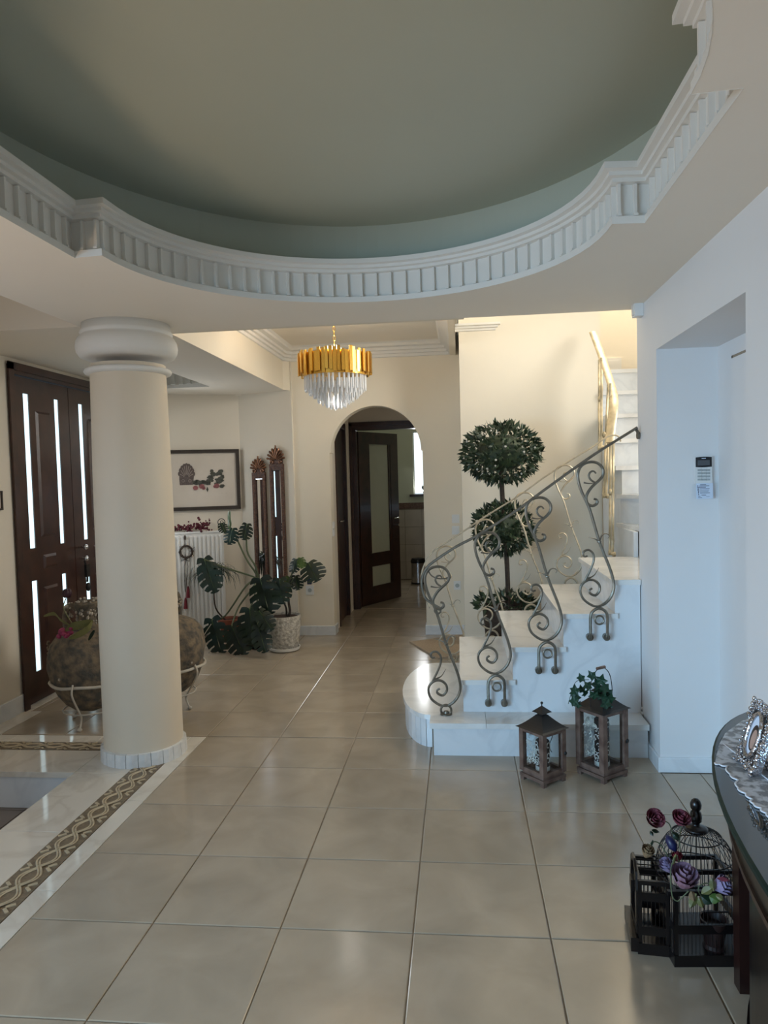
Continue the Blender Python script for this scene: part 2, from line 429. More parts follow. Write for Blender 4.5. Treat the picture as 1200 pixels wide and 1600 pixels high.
while x > WX: piece('relief_tile', rh, floor, (x, (MY0+MY1)/2, .002), rot=(0,0,PI)); x -= RL
slab(WX-.1, 4.56, WX+.05, 6.14, z1=.003, m='marble', nm='threshold')
slab(WX+.0, SY+.003, WX+.13, 4.557, z1=.003)
# sunken part of the floor
b = MB(); b.box(-3.3, -4, -.26, WELLX+.3, WELLY+.3, -.205)
sunk = struct(b.build('floor_sunken', 'grout', origin=(0,0,0)))
lay(WX, WELLX+.008, 1.6, WELLY+.008, -2.02, 3.55, sunk, z=-.2, m='dark_tile', t=.32)
for a, c in ((WX, -2.55), (-2.55, WELLX)):
    slab(a, WELLY+.008, c, WELLY+.02, z0=-.2, z1=-.028, m='smarble', nm='marble_riser', par=sunk)
for a, c in ((.4, 1.30), (1.30, 2.12), (2.12, 2.94), (2.94, WELLY+.02)):
    slab(WELLX+.008, a, WELLX+.02, c, z0=-.2, z1=-.028, m='smarble', nm='marble_riser', par=sunk)
# bathroom floor
bf = struct(MB().box(-1.7, 8.32, -.06, .3, 10.9, -.006).build('floor_bathroom', 'grout', origin=(0,0,0)))
lay(-1.6, .2, 8.33, 10.75, -1.5, 8.33, bf, m='tile', t=.40)

# ------------------------------------------------------------------ walls
def wall(name, boxes, m, extra=None):
    b = MB()
    for q in boxes: b.box(*q)
    return struct(b.build(name, m, origin=(0,0,0)))
wall('wall_left', [(WX-.16,-4,-.3,WX,-2.2,2.8),(WX-.16,-2.2,-.3,WX,.4,.35),(WX-.16,-2.2,2.15,WX,.4,2.8),(WX-.16,.4,-.3,WX,4.56,2.8),(WX-.16,4.56,2.345,WX,6.14,2.8),(WX-.16,6.14,0,WX,7.2,2.8)], 'wall')
wall('wall_rear', [(-3.2,-4.12,-.3,-2.75,-4,2.8),(-2.75,-4.12,2.3,.85,-4,2.8),(.85,-4.12,-.3,1.3,-4,2.8),(-2.75,-4.12,-.3,.85,-4,0)], 'wall')
RX, RY0, RY1, RZ, RD = .98, 2.59, 3.70, 2.11, 1.27
wall('wall_right', [(RX,-4,0,RD+.1,RY0,ZC+.4),(RX,RY0,RZ,RD+.1,RY1,ZC+.4),(RX,RY1,0,2.6,4.08,5.0),(RD,RY0,0,RD+.1,RY1,RZ)], 'white_wall')
# angled wall behind the radiator, the pier with the mirrors, the chamfer
def vwall(name, pts, z0, z1, m, th=.12, nrm=1):
    b = MB(); n = len(pts); P = [Vector(p) for p in pts]; b2 = []
    for i in range(n-1):
        a, c = P[i], P[i+1]; d = (c-a).normalized(); q = Vector((-d.y, d.x))*th*nrm
        b.prism([tuple(a), tuple(c), tuple(c+q), tuple(a+q)], z0, z1)
    return struct(b.build(name, m, origin=(0,0,0)))
vwall('wall_alcove', [(-3.05,6.75),(-2.17,7.08)], 0, 2.8, 'wall')
vwall('wall_pier', [(-2.17,7.08),(-1.59,6.90)], 0, 2.8, 'wall')
vwall('wall_corner', [(-1.655,6.84),(-1.585,6.92)], ZC, 2.95, 'cream', th=.02)
# wall with the arched opening
AX0, AX1, AZ, AY, AT = -1.235, -.335, 1.775, 6.92, .15
acx = (AX0+AX1)/2; ar = (AX1-AX0)/2-.012
b = MB(); L0, L1, HT = -1.59, .06, 5.0
b.box(L0, AY, 0, AX0, AY+AT, AZ); b.box(AX1, AY, 0, L1, AY+AT, AZ)
N = 28; arc = [(acx-ar*math.cos(PI*k/N), AZ+ar*math.sin(PI*k/N)*1.0) for k in range(N+1)]
for i in range(N):
    (xa, za), (xb, zb) = arc[i], arc[i+1]
    b.add([(xa,AY,za),(xb,AY,zb),(xb,AY,2.35),(xa,AY,2.35),(xa,AY+AT,za),(xb,AY+AT,zb),(xb,AY+AT,2.35),(xa,AY+AT,2.35)], [(0,1,2,3),(7,6,5,4),(0,4,5,1)])
b.box(L0, AY, AZ, acx-ar, AY+AT, 2.35); b.box(acx+ar, AY, AZ, L1, AY+AT, 2.35); b.box(L0, AY, 2.35, L1, AY+AT, 3.0)
struct(b.build('wall_arch', 'cream', origin=(0,0,0)))
wall('wall_stair_back', [(.03,6.42,0,1.235,6.92,5.0)], 'cream')
wall('wall_stairwell', [(2.5,4.08,0,2.6,4.5,5.0),(2.5,6.3,0,2.6,8.0,5.0),(2.5,4.5,0,2.6,6.3,2.7),(2.5,4.5,4.4,2.6,6.3,5.0),(1.235,7.55,0,2.5,7.65,5.0),(.0,4.08,2.84,.02,6.9,5.0),(-.05,4.0,ZC+.01,2.6,4.08,5.0),(1.2,6.92,0,1.235,7.6,5)], 'cream')
wall('wall_hall_beam', [(-1.75,4.12,ZC+.001,-1.652,6.90,2.82)], 'cream')
wall('wall_hall_front', [(-1.75,4.08,ZC+.001,.05,4.12,2.82)], 'cream')
# corridor and bathroom beyond the arch
DX0, DX1, DY = -1.165, -.34, 8.3
wall('wall_corridor', [(-1.40,AY+AT,0,AX0-.012,7.30,2.4),(-1.40,7.98,0,AX0-.012,8.3,2.4),(-1.40,7.30,2.13,AX0-.012,7.98,2.4),(-2.2,7.2,0,-1.40,7.30,2.4),(-2.2,7.98,0,-1.4,8.3,2.4),(-2.2,7.30,0,-2.1,7.98,2.4),
  (-1.25,DY,0,DX0-.07,DY+.12,2.4),(DX1+.07,DY,0,2.1,DY+.12,2.4),(DX0-.07,DY,2.15,DX1+.07,DY+.12,2.4),(2.0,AY+AT,0,2.1,DY,2.4)], 'wall')
wall('ceiling_corridor', [(-2.3,AY+AT,2.38,2.1,DY+.1,2.42)], 'ceil')
bw = wall('wall_bathroom', [(-1.7,8.42,1.15,-1.6,10.8,2.6),(.2,8.42,1.15,.3,10.8,2.6),(-1.7,10.69,1.145,-.66,10.85,2.6),(-.66,10.69,1.145,-.40,10.85,1.27),(-.66,10.69,2.2,-.40,10.85,2.6),(-.40,10.69,1.145,.3,10.85,2.6)], 'bath_wall')
wall('ceiling_bathroom', [(-1.7,8.4,2.5,.3,10.85,2.55)], 'ceil')
b = MB(); b.box(-1.7,10.70,0,.3,10.85,1.06); b.box(.12,8.42,0,.3,10.8,1.06); b.box(-1.7,8.42,0,-1.55,10.8,1.06)
dado = struct(b.build('wall_bathroom_dado', 'grout', origin=(0,0,0)))
tp = {}
for i in range(7):
    for j in range(4):
        me = tp.get('a') or tp.setdefault('a', proto(MB().box(0,0,0,.245,.008,.255), 'wall_tile_mesh', 'bath_tile'))
        piece('wall_tile', me, dado, (-1.55+.25*i, 10.692, .01+.26*j))
MB().box(-1.6,10.675,1.06,.2,10.75,1.147).build('border_tile', 'bath_border', dado)
win = thing('window_1', 'x', 'x', (-.53,10.78,1.27)); del win['label']; del win['category']; win['kind'] = 'structure'
MB().box(-.66,10.79,1.28,-.40,10.80,2.2).build('window_pane', 'sky_pane', win)
b = MB(); b.box(-.68,10.74,1.27,-.645,10.80,2.22); b.box(-.415,10.74,1.27,-.38,10.80,2.22); b.box(-.68,10.74,2.18,-.38,10.80,2.22)
b.build('window_frame', 'white_pl', win)
MB().box(-.72,10.63,1.235,-.36,10.78,1.27).build('window_sill', 'wood', win)

# ------------------------------------------------------------------ ceilings
ccx, ca, HY0, HY1, HW, AR = -.385, 1.055, 1.79, 2.68, 1.06, .945
ring = [(ccx+HW, HY0), (ccx+HW, HY1)]
n = 36
for k in range(n+1):
    a = PI*k/n; ring.append((ccx+AR*math.cos(a), HY1-.01+AR*math.sin(a)*.985))
ring += [(ccx-HW, HY1), (ccx-HW, HY0)]
for k in range(n+1):
    a = PI+PI*k/n; ring.append((ccx+AR*math.cos(a), HY0+.01+AR*math.sin(a)*.985))
ceil = fill([(-2.05,-4),(RX,-4),(RX,4.08),(-2.05,4.08)], [ring], ZC, 'ceiling', 'ceil', flip=True); struct(ceil)
E1x0, E1x1, E1y0, E1y1 = -2.75, -2.225, 5.38, 6.41
oc = fill([(-2.05,3.82),(-2.05,4.08),(-1.652,4.08),(-1.652,7.2),(-3.1,7.2),(-3.1,3.82)], [[(E1x0,E1y0),(E1x1,E1y0),(E1x1,E1y1),(E1x0,E1y1)]], ZC, 'ceiling_entry', 'ceil', flip=True); struct(oc)
b = MB(); b.quad((WX,-4,2.8),(WX,3.82,2.8),(-2.05,3.82,2.8),(-2.05,-4,2.8)); b.quad((-2.05,-4,ZC),(-2.05,3.82,ZC),(-2.05,3.82,2.8),(-2.05,-4,2.8)); b.quad((WX,3.82,ZC),(-2.05,3.82,ZC),(-2.05,3.82,2.8),(WX,3.82,2.8))
struct(b.build('ceiling_well', 'ceil', origin=(0,0,0)))
q_ = .12; b = MB(); b.quad((E1x0-q_,E1y0-q_,2.745),(E1x1+q_,E1y0-q_,2.745),(E1x1+q_,E1y1+q_,2.745),(E1x0-q_,E1y1+q_,2.745))
struct(b.build('ceiling_entry_recess', 'ceil', origin=(0,0,0)))
struct(MB().box(-1.66,4.08,2.80,0.0,6.93,2.84).build('ceiling_hall', 'ceil', origin=(0,0,0)))
struct(MB().box(-.0,4.0,5.0,2.6,7.7,5.04).build('ceiling_stairwell', 'plaster', origin=(0,0,0)))
# green oval dome over the opening
DCX, DCY, DA, DB, DZ0, DZ1 = -.385, 2.235, 1.27, 1.515, 2.60, 2.81
ell = [(DCX+DA*math.cos(2*PI*k/72), DCY+DB*math.sin(2*PI*k/72)) for k in range(72)]
b = MB()
for i in range(72):
    (xa,ya),(xb,yb) = ell[i], ell[(i+1)%72]; b.quad((xa,ya,DZ0-.01),(xb,yb,DZ0-.01),(xb,yb,DZ1),(xa,ya,DZ1))
struct(b.build('ceiling_dome_side', 'green', smooth='all', origin=(0,0,0)))
struct(fill(ell, [], DZ1, 'ceiling_dome', 'green', flip=True))
shelf = fill([(-2.0,.5),(1.2,.5),(1.2,4.1),(-2.0,4.1)], [ring], 2.60, 'ceiling_dome_ledge', 'green'); struct(shelf)

# cornice with its row of fins around the opening
prof = [(0,ZC-.001),(.0,ZC+.026),(-.024,ZC+.030),(-.024,ZC+.142),(-.004,ZC+.146),(-.004,ZC+.160),(.012,ZC+.163),(.012,ZC+.177),(.032,ZC+.181),(.032,ZC+.203),(0,ZC+.213),(-.06,ZC+.213)]
b = MB(); b.sweep(ring, prof, 1, closed=True)
corn = struct(b.build('trim_1', 'plaster', smooth=True, origin=(0,0,0)))
fin = MB(); fin.box(-.0052,-.001,0,.0052,.017,.112); fin.box(-.0075,-.001,0,.0075,.023,.009); finm = proto(fin, 'fin_mesh', 'plaster')
R = ring; step = .0725
for i in range(len(R)):                       # walk straight sides and arcs alike
    pass
def walk(pts, start, step):
    out = []; d = start
    for a, c in zip(pts[:-1], pts[1:]):
        a, c = Vector(a), Vector(c); L = (c-a).length
        if L < 1e-6: continue
        t = (c-a)/L
        while d <= L: out.append((a+t*d, t)); d += step
        d -= L
    return out
runs = [R[0:2], R[1:3], R[2:3+n], R[2+n:4+n], R[3+n:5+n], R[4+n:6+n], R[5+n:6+2*n+1], [R[-1], R[0]]]
for run in runs:
    L = sum((Vector(q)-Vector(p)).length for p, q in zip(run[:-1], run[1:]))
    k = max(1, round(L/step)); st = L/k if k > 1 else L
    for (p, t) in walk(run, st/2, st):
        nn = Vector((-t.y, t.x)); q = p-nn*.024
        piece('fin', finm, corn, (q.x, q.y, ZC+.028), rot=(0,0,math.atan2(t.y,t.x)))
# crown mouldings of the hall
cp = [(0,2.665),(.012,2.67),(.012,2.695),(.03,2.70),(.03,2.722),(.05,2.728),(.05,2.752),(.085,2.762),(.085,2.785),(.105,2.80)]
b = MB(); b.sweep([(-1.652,4.12),(-1.652,6.84),(-1.585,6.92),(-.055,6.92),(-.055,4.12)], cp, -1)
struct(b.build('trim_2', 'plaster', smooth=True, origin=(0,0,0)))
struct(MB().box(-.055,4.12,2.66,.0,6.92,2.86).build('wall_hall_side', 'cream', origin=(0,0,0)))
c3 = [(0,2.775),(.012,2.78),(.012,2.795),(.03,2.80),(.03,2.815),(.05,2.82),(.05,2.838),(.0,2.842)]
b = MB(); b.sweep([(.0,6.60),(.0,6.42),(.34,6.42),(.34,6.43)], c3, -1)
struct(b.build('trim_3', 'plaster', origin=(0,0,0)))
# entry recess cornice
ep = [(0,ZC-.001),(0,ZC+.03),(-.015,ZC+.034),(-.015,ZC+.15),(.01,ZC+.16),(.03,ZC+.19),(.03,ZC+.21),(-.05,ZC+.36)]
er = [(E1x1,E1y0),(E1x1,E1y1),(E1x0,E1y1),(E1x0,E1y0)]
b = MB(); b.sweep(er, ep, 1, closed=True); t4 = struct(b.build('trim_4', 'plaster', origin=(0,0,0)))
for run in ([er[1],er[2]],[er[2],er[3]]):
    for (p, t) in walk(run, .04, .075):
        nn = Vector((-t.y, t.x)); q = p-nn*.015
        piece('fin', finm, t4, (q.x,q.y,ZC+.03), rot=(0,0,math.atan2(t.y,t.x)), scale=(2.6,1.7,1))
# baseboards
def skirt(name, path, h=.085, th=.012, side=1, m='smarble'):
    b = MB(); b.sweep(path, [(0,.0),(th,0),(th,h-.004),(th-.003,h),(0,h)], side); return struct(b.build(name, m, origin=(0,0,0)))
skirt('baseboard_left', [(WX,4.12),(WX,4.56)], .12, side=-1)
skirt('baseboard_left_near', [(WX,3.6),(WX,4.12)], .12, side=-1)
skirt('baseboard_alcove', [(-2.97,6.78),(-2.17,7.08),(-1.59,6.90),(-1.59,6.92),(AX0,6.92),(AX0,7.07)], .09, side=-1)
skirt('baseboard_arch', [(AX1,7.07),(AX1,6.92),(.03,6.92),(.03,6.42),(1.235,6.42)], .09, side=-1)
skirt('baseboard_right', [(RX,4.0),(RX,RY1),(RD,RY1),(RD,3.56)], .075, side=-1)
skirt('baseboard_right_near', [(RX,RY0),(RX,.5)], .075, side=-1)
# ------------------------------------------------------------------ front door (two leaves, narrow panes)
def sthing(name, loc):
    o = bpy.data.objects.new(name, None); COL.objects.link(o); o.location = loc; o['kind'] = 'structure'; return o
d1 = sthing('door_1', (WX, 5.35, 0))
b = MB(); fx0, fx1 = WX-.12, WX+.015
b.box(fx0,4.56,0,fx1,4.615,2.345); b.box(fx0,6.085,0,fx1,6.14,2.345); b.box(fx0,4.615,2.285,fx1,6.085,2.345)
b.box(fx0+.02,4.615,0,WX-.055,4.635,2.285); b.box(fx1,4.545,0,fx1+.012,4.60,2.355); b.box(fx1,4.545,2.31,fx1+.012,6.15,2.36)
b.build('door_frame', 'wood', d1)
def leafdoor(y0, y1, flip):
    x0, x1 = WX-.06, WX-.015
    def Y(t): return y0+(y1-y0)*(1-t if flip else t)
    def bx(bb, t0, z0, t1, z1, xa=x0, xb=x1): 
        a, c = sorted((Y(t0), Y(t1))); bb.box(xa, a, z0, xb, c, z1)
    # t runs from the hinge side; two narrow columns of glass, upper and lower
    g1, g2 = (.165, .262), (.72, .805); zu, zl = (1.09, 2.17), (.22, .86)
    b = MB()
    bx(b,0,.01,g1[0],2.28); bx(b,g2[1],.01,1,2.28); bx(b,g1[0],zu[1],g2[1],2.28); bx(b,g1[0],zl[1],g2[1],zu[0]); bx(b,g1[0],.01,g2[1],zl[0])
    bx(b,g1[1],zu[0],g2[0],zu[1]); bx(b,g1[1],zl[0],g2[0],zl[1])
    L = b.build('door_leaf', 'wood', d1)
    for gg in (g1, g2):
        for zz in (zu, zl):
            p = MB(); bx(p, gg[0], zz[0], gg[1], zz[1], x1-.014, x1-.008); p.build('pane', 'glass_lit', L)
    for (t0,t1,z0,z1) in ((.36,.62,1.16,2.06),(.38,.62,.93,1.03),(.36,.62,.28,.80)):
        p = MB(); a, c = sorted((Y(t0), Y(t1))); e = .018
        p.add([(x1,a,z0),(x1,c,z0),(x1,c,z1),(x1,a,z1),(x1+.012,a+e,z0+e),(x1+.012,c-e,z0+e),(x1+.012,c-e,z1-e),(x1+.012,a+e,z1-e)],
          [(4,5,6,7),(0,1,5,4),(1,2,6,5),(2,3,7,6),(3,0,4,7)])
        p.build('raised_panel', 'wood', L)
    return L
l1 = leafdoor(4.637, 5.335, False); l2 = leafdoor(5.342, 6.083, True)
for z in (2.10, 1.95, 1.13, .17):
    b = MB(); b.tube([(WX-.008,4.638,z-.045),(WX-.008,4.638,z+.045)], .007, 8); b.build('hinge', 'chrome', l1, smooth=True)
for z in (1.04, .95):
    b = MB(); b.tube([(WX-.015,5.39,z),(WX+.03,5.39,z)], .010, 8); b.ball((WX+.045,5.39,z), .022); b.build('door_knob', 'chrome', l2, smooth=True)
b = MB(); b.tube([(WX+.02,5.41,.93),(WX+.035,5.42,.84),(WX+.03,5.42,.76)], .008, 6); b.ball((WX+.035,5.42,.72), .02, .02, .035); b.box(WX+.02,5.40,.80,WX+.04,5.45,.90)
tag(b.build('key_bunch', 'black_metal', smooth=True), 'dark bunch of keys hanging from the front door knobs', 'keys')
bd = MB().box(WX-.30,4.3,-.3,WX-.26,6.4,2.6); 
bd = MB(); bd.box(WX+.10, 4.85, .0, WX+.42, 6.1, .012)
tag(bd.build('doormat', 'brownmat'), 'brown doormat on the floor inside the front door', 'mat')

w2 = sthing('window_added', (WX, 6.42, .45))  # made-up glowing window behind the column, added to light the hall
MB().box(WX+.001,6.24,.48,WX+.006,6.60,2.22).build('window_pane','sky_pane',w2)
b = MB(); b.box(WX,6.20,.44,WX+.02,6.24,2.26); b.box(WX,6.60,.44,WX+.02,6.64,2.26); b.box(WX,6.24,.44,WX+.02,6.60,.48); b.box(WX,6.24,2.22,WX+.02,6.60,2.26); b.build('window_frame','wood',w2)
# white door in the recess of the right wall
d2 = sthing('door_2', (RD, 3.1, 0))
b = MB(); b.box(RD-.012,2.62,.0,RD+.005,3.50,2.02); b.build('door_leaf', 'white_wall', d2)
b = MB(); b.box(RD-.018,2.74,.2,RD-.010,3.06,1.86); b.build('raised_panel', 'white_wall', d2)
b = MB(); b.box(RD-.004,3.50,0,RD+.002,3.512,2.035); b.box(RD-.004,2.60,2.02,RD+.002,3.512,2.035); b.build('door_gap', 'grout', d2)
# brown doors of the corridor
d3 = sthing('door_3', (AX0-.02, 7.6, 0))
b = MB(); x = AX0-.012
b.box(x-.10,7.30,0,x+.012,7.36,2.13); b.box(x-.10,7.92,0,x+.012,7.98,2.13); b.box(x-.10,7.30,2.06,x+.012,7.98,2.13); b.build('door_frame','wood',d3)
lf = MB().box(x-.055,7.36,.01,x-.02,7.92,2.06).build('door_leaf','wood',d3)
MB().box(x-.02,7.40,.95,x-.014,7.46,1.17).build('handle_plate','chrome',lf)
b = MB(); b.tube([(x-.02,7.43,1.08),(x+.03,7.43,1.08),(x+.035,7.52,1.08)], .008, 8); b.build('door_handle','chrome',lf,smooth=True)
d4 = sthing('door_4', (DX0, DY, 0))
b = MB(); fy0, fy1 = DY-.018, DY+.13
b.box(DX0-.09,fy0,0,DX0,fy1,2.17); b.box(DX1,fy0,0,DX1+.09,fy1,2.17); b.box(DX0,fy0,2.08,DX1,fy1,2.17)
b.box(DX0-.075,fy0-.012,0,DX0-.045,fy0,2.155); b.box(DX0-.075,fy0-.012,2.125,DX1+.075,fy0,2.155); b.build('door_frame','wood',d4)
# open leaf, hinged on the left and swung into the bathroom
hx, hy = DX0+.01, DY+.10; ang = math.radians(60); dv = Vector((math.cos(ang), math.sin(ang), 0)); nv = Vector((dv.y,-dv.x,0)); LW = .80
def dbox(bb, t0, t1, z0, z1, o0=0., o1=.04):
    a = Vector((hx,hy,0))+dv*(t0*LW); c = Vector((hx,hy,0))+dv*(t1*LW)
    bb.prism([(p.x,p.y) for p in (a-nv*0+nv*-o1, c+nv*-o1, c+nv*-o0, a+nv*-o0)], z0, z1)
b = MB(); dbox(b,0,.22,.01,2.07); dbox(b,.80,1,.01,2.07); dbox(b,.22,.80,1.93,2.07); dbox(b,.22,.80,.46,.62); dbox(b,.22,.80,.01,.22)
lf = b.build('door_leaf','wood',d4)
for z0,z1,t0,t1 in ((.62,1.93,.30,.72),(.22,.46,.30,.72)):
    p = MB(); dbox(p,.22,.80,z0,z1,.016,.024); p.build('pane','bath_wall',lf)
    q = MB()
    dbox(q,.22,.27,z0,z1,.004,.03); dbox(q,.75,.80,z0,z1,.004,.03); q.build('glazing_bead','wood',lf)
a = Vector((hx,hy,0))+dv*(LW*.93)
b = MB(); 
for z in (1.02,.93): b.tube([tuple(a+Vector((0,0,z))), tuple(a+nv*.035+Vector((0,0,z)))], .017, 10)
b.tube([tuple(a+nv*.035+Vector((0,0,1.02))), tuple(a+nv*.045-dv*.10+Vector((0,0,1.02)))], .008, 8); b.build('door_handle','chrome',lf,smooth=True)

# ------------------------------------------------------------------ column
cx, cy = -1.80, 3.86
col = thing('column', 'round cream column with white moulded capital and marble base', 'column', (cx,cy,0))
MB().lathe([(.212,0),(.214,.12),(.213,.7),(.209,1.5),(.199,2.17)], (cx,cy,0), 64).build('shaft','column',col,smooth=True)
MB().lathe([(.19,2.115),(.212,2.118),(.226,2.124),(.232,2.134),(.226,2.145),(.212,2.150),(.19,2.152)], (cx,cy,0), 64).build('neck_ring','plaster',col,smooth='all')
MB().lathe([(.19,2.205),(.225,2.205),(.250,2.215),(.264,2.238),(.269,2.265),(.265,2.292),(.252,2.316),(.238,2.326),(.238,2.332),(.244,2.340),(.240,2.352),(.232,2.358),(.232,2.39)], (cx,cy,0), 64).build('capital','plaster',col,smooth='all')
NB = 22
bt = MB(); a0, a1 = -PI/NB+.006, PI/NB-.006
bt.add([(.2*math.cos(a0),.2*math.sin(a0),0),(.232*math.cos(a0),.232*math.sin(a0),0),(.234,0,0),(.232*math.cos(a1),.232*math.sin(a1),0),(.2*math.cos(a1),.2*math.sin(a1),0),
  (.2*math.cos(a0),.2*math.sin(a0),.075),(.23*math.cos(a0),.23*math.sin(a0),.072),(.232,0,.072),(.23*math.cos(a1),.23*math.sin(a1),.072),(.2*math.cos(a1),.2*math.sin(a1),.075)],
  [(0,4,3,2,1),(5,6,7,8,9),(0,1,6,5),(1,2,7,6),(2,3,8,7),(3,4,9,8)])
btm = proto(bt, 'base_tile_mesh', 'wmarble')
for k in range(NB): piece('base_tile', btm, col, (cx,cy,0), rot=(0,0,2*PI*k/NB))

# ------------------------------------------------------------------ staircase
SF, SB, RS, GO = 4.05, 5.13, .185, .28
st = thing('staircase', 'white marble staircase turning up behind the right wall', 'staircase', (.4,4.5,0))
# first step: straight block and rounded end
def halfell(cx_, cy_, rx, ry, n=18): return [(cx_-rx*math.sin(PI*k/n), cy_-ry*math.cos(PI*k/n)) for k in range(n+1)]
foot = [(-.185,3.855),(.965,3.855),(.965,4.05),(.965,5.13),(-.17,5.13)]
E1 = halfell(-.185, 4.56, .195, .57)
b = MB(); b.box(-.165,3.875,0,.965,SF,.155); b.build('riser','smarble',st)
for a, c in ((-.185,.12),(.12,.62),(.62,.968)):
    b = MB(); b.box(a+.001,3.85,.155,c-.001,4.07,RS); b.build('tread','wmarble',st)
b = MB(); poly = [(p[0],p[1]) for p in E1]; poly = [(.02,4.0)]+[(-.185,3.99)]+poly[1:-1]+[(-.185,5.13),(.02,5.13)]
b.prism(poly, .158, RS-.0005); b.build('tread','wmarble',st)
b = MB(); E2 = halfell(-.175, 4.56, .185, .56); 
b.prism([(.02,4.02)]+E2+[(.02,5.12)], 0, .158); b.build('step_core','grout',st)
for k in range(17):                       # narrow marble strips round the curved riser
    (xa,ya),(xb,yb) = E2[k],E2[k+1]; d = (Vector((xb,yb))-Vector((xa,ya))).normalized(); q = Vector((-d.y,d.x))*.007
    if ya < 3.99: continue
    b = MB(); e = d*.0012; b.prism([(xa+e.x,ya+e.y),(xa+e.x+q.x,ya+e.y+q.y),(xb-e.x+q.x,yb-e.y+q.y),(xb-e.x,yb-e.y)][::-1], 0, .157); b.build('riser_strip','smarble',st)
for n_ in range(2, 6):
    x0 = GO*(n_-2); z1 = RS*n_; z0 = z1-RS; x1 = x0+GO if n_ < 5 else .975
    b = MB(); b.box(x0,SF,RS if n_>1 else 0,x1,SF+.02,z1-.028); b.build('side_panel','smarble',st)
    b = MB(); b.box(x0,SB-.03,0,x1,SB,z1-.028); b.build('side_panel','smarble',st)
    b = MB(); b.box(x0,SF+.02,z0,x0+.018,SB-.03,z1-.028); b.build('riser','smarble',st)
    if n_ < 5:
        b = MB(); b.box(x0-.018,SF-.018,z1-.028,x0+GO+.012,SB+.015,z1); b.build('tread','wmarble',st)
    else:
        b = MB(); b.prism([(x0-.018,SF-.018),(.975,SF-.018),(.975,4.085),(1.42,4.085),(1.20,SB+.02),(x0-.018,SB+.015)], z1-.028, z1); b.build('tread','wmarble',st)
MB().box(.86,SF+.03,.2,.97,SB-.03,.89).build('step_core','grout',st)
PX, PY = 1.20, 5.62; UX = 1.245
def wedge(line0, line1, poly, z1, rise=.215):
    b = MB(); b.prism(poly, z1-.03, z1); b.build('tread','wmarble',st)
    a, c = Vector(line0), Vector(line1); d = (c-a).normalized(); q = Vector((d.y,-d.x))*.02
    b = MB(); b.prism([tuple(a+q*1),tuple(c+q*1),tuple(c+q*1.9),tuple(a+q*1.9)], z1-rise-.01, z1-.03); b.build('riser','smarble',st)
z6 = 1.13
wedge((1.40,4.09),(PX,PY), [(1.38,4.09),(2.1,4.09),(PX+.03,PY),(PX-.02,PY)], z6, .205)
wedge((2.02,4.09),(PX,PY), [(1.96,4.09),(2.48,4.09),(2.48,PY),(PX-.01,PY+.02)], z6+.215)
zz = z6+.43; yy = PY+.02
for k in range(5):
    z1 = zz+.215*k; y0 = yy+.245*k; y1 = y0+.27 if k < 4 else 7.5
    MB().box((PX if k == 0 else UX)-.015,y0-.02,z1-.032,2.48,y1,z1).build('tread','wmarble',st)
    MB().box(UX-.01,y0+.003,z1-.216,2.48,y0+.02,z1-.032).build('riser','smarble',st)
    if y0 < 6.2: MB().box(UX-.012,y0,0,UX+.008,y0+.245,z1-.032).build('side_panel','smarble',st)
b = MB(); b.prism([(PX+.0,PY+.03),(1.19,SB-.02),(1.22,SB-.02),(PX+.03,PY+.03)], 0, z6-.03); b.build('side_panel','smarble',st)
b = MB(); b.box(.975,SB-.03,0,1.20,SB,.89); b.build('side_panel','smarble',st)
b = MB(); p = at(957,575,7.52); b.box(p.x-.09,7.53,p.z-.10,p.x+.09,7.55,p.z+.10); b.box(p.x-.06,7.52,p.z-.07,p.x+.06,7.53,p.z+.07)
tag(b.build('wall_plaque','plaster'), 'small white square plaque on the wall above the top stairs', 'plaque')

# ------------------------------------------------------------------ wrought-iron balustrades
def C5(pts, Y=4.0, s=5., ox=790, oy=750): return [at(ox+x/s, oy+y/s, Y) for x, y in pts]
stroke = [
 ([(322,1252),(270,1243),(205,1195),(180,1130),(195,1080),(240,1048),(290,1052),(325,1085),(328,1130),(297,1166),(258,1152),(250,1128),(272,1112)], .0075),
 ([(322,1252),(370,1230),(415,1180),(438,1110),(430,1035),(400,940),(325,750),(250,500),(190,370),(162,280),(162,210),(195,158),(255,137),(312,147),(350,190),(350,240),(325,275),(295,302),(262,335),(235,375),(222,415),(235,458),(270,476),(305,458),(305,430),(282,422)], .0085),
 ([(300,298),(262,278),(243,245),(255,215),(280,208),(298,226)], .006),
 ([(205,1070),(232,1020),(262,960),(282,900),(280,850),(250,818),(215,822),(200,845),(212,867),(235,862)], .0065),
]
leafs = [([(232,1038),(285,1012),(322,955)], .006), ([(322,752),(290,730),(238,718)], .006), ([(205,296),(250,303),(297,296)], .005), ([(328,745),(348,702),(378,690),(402,708),(390,728)], .0055)]
OX = C5([(328,1355)])[0]
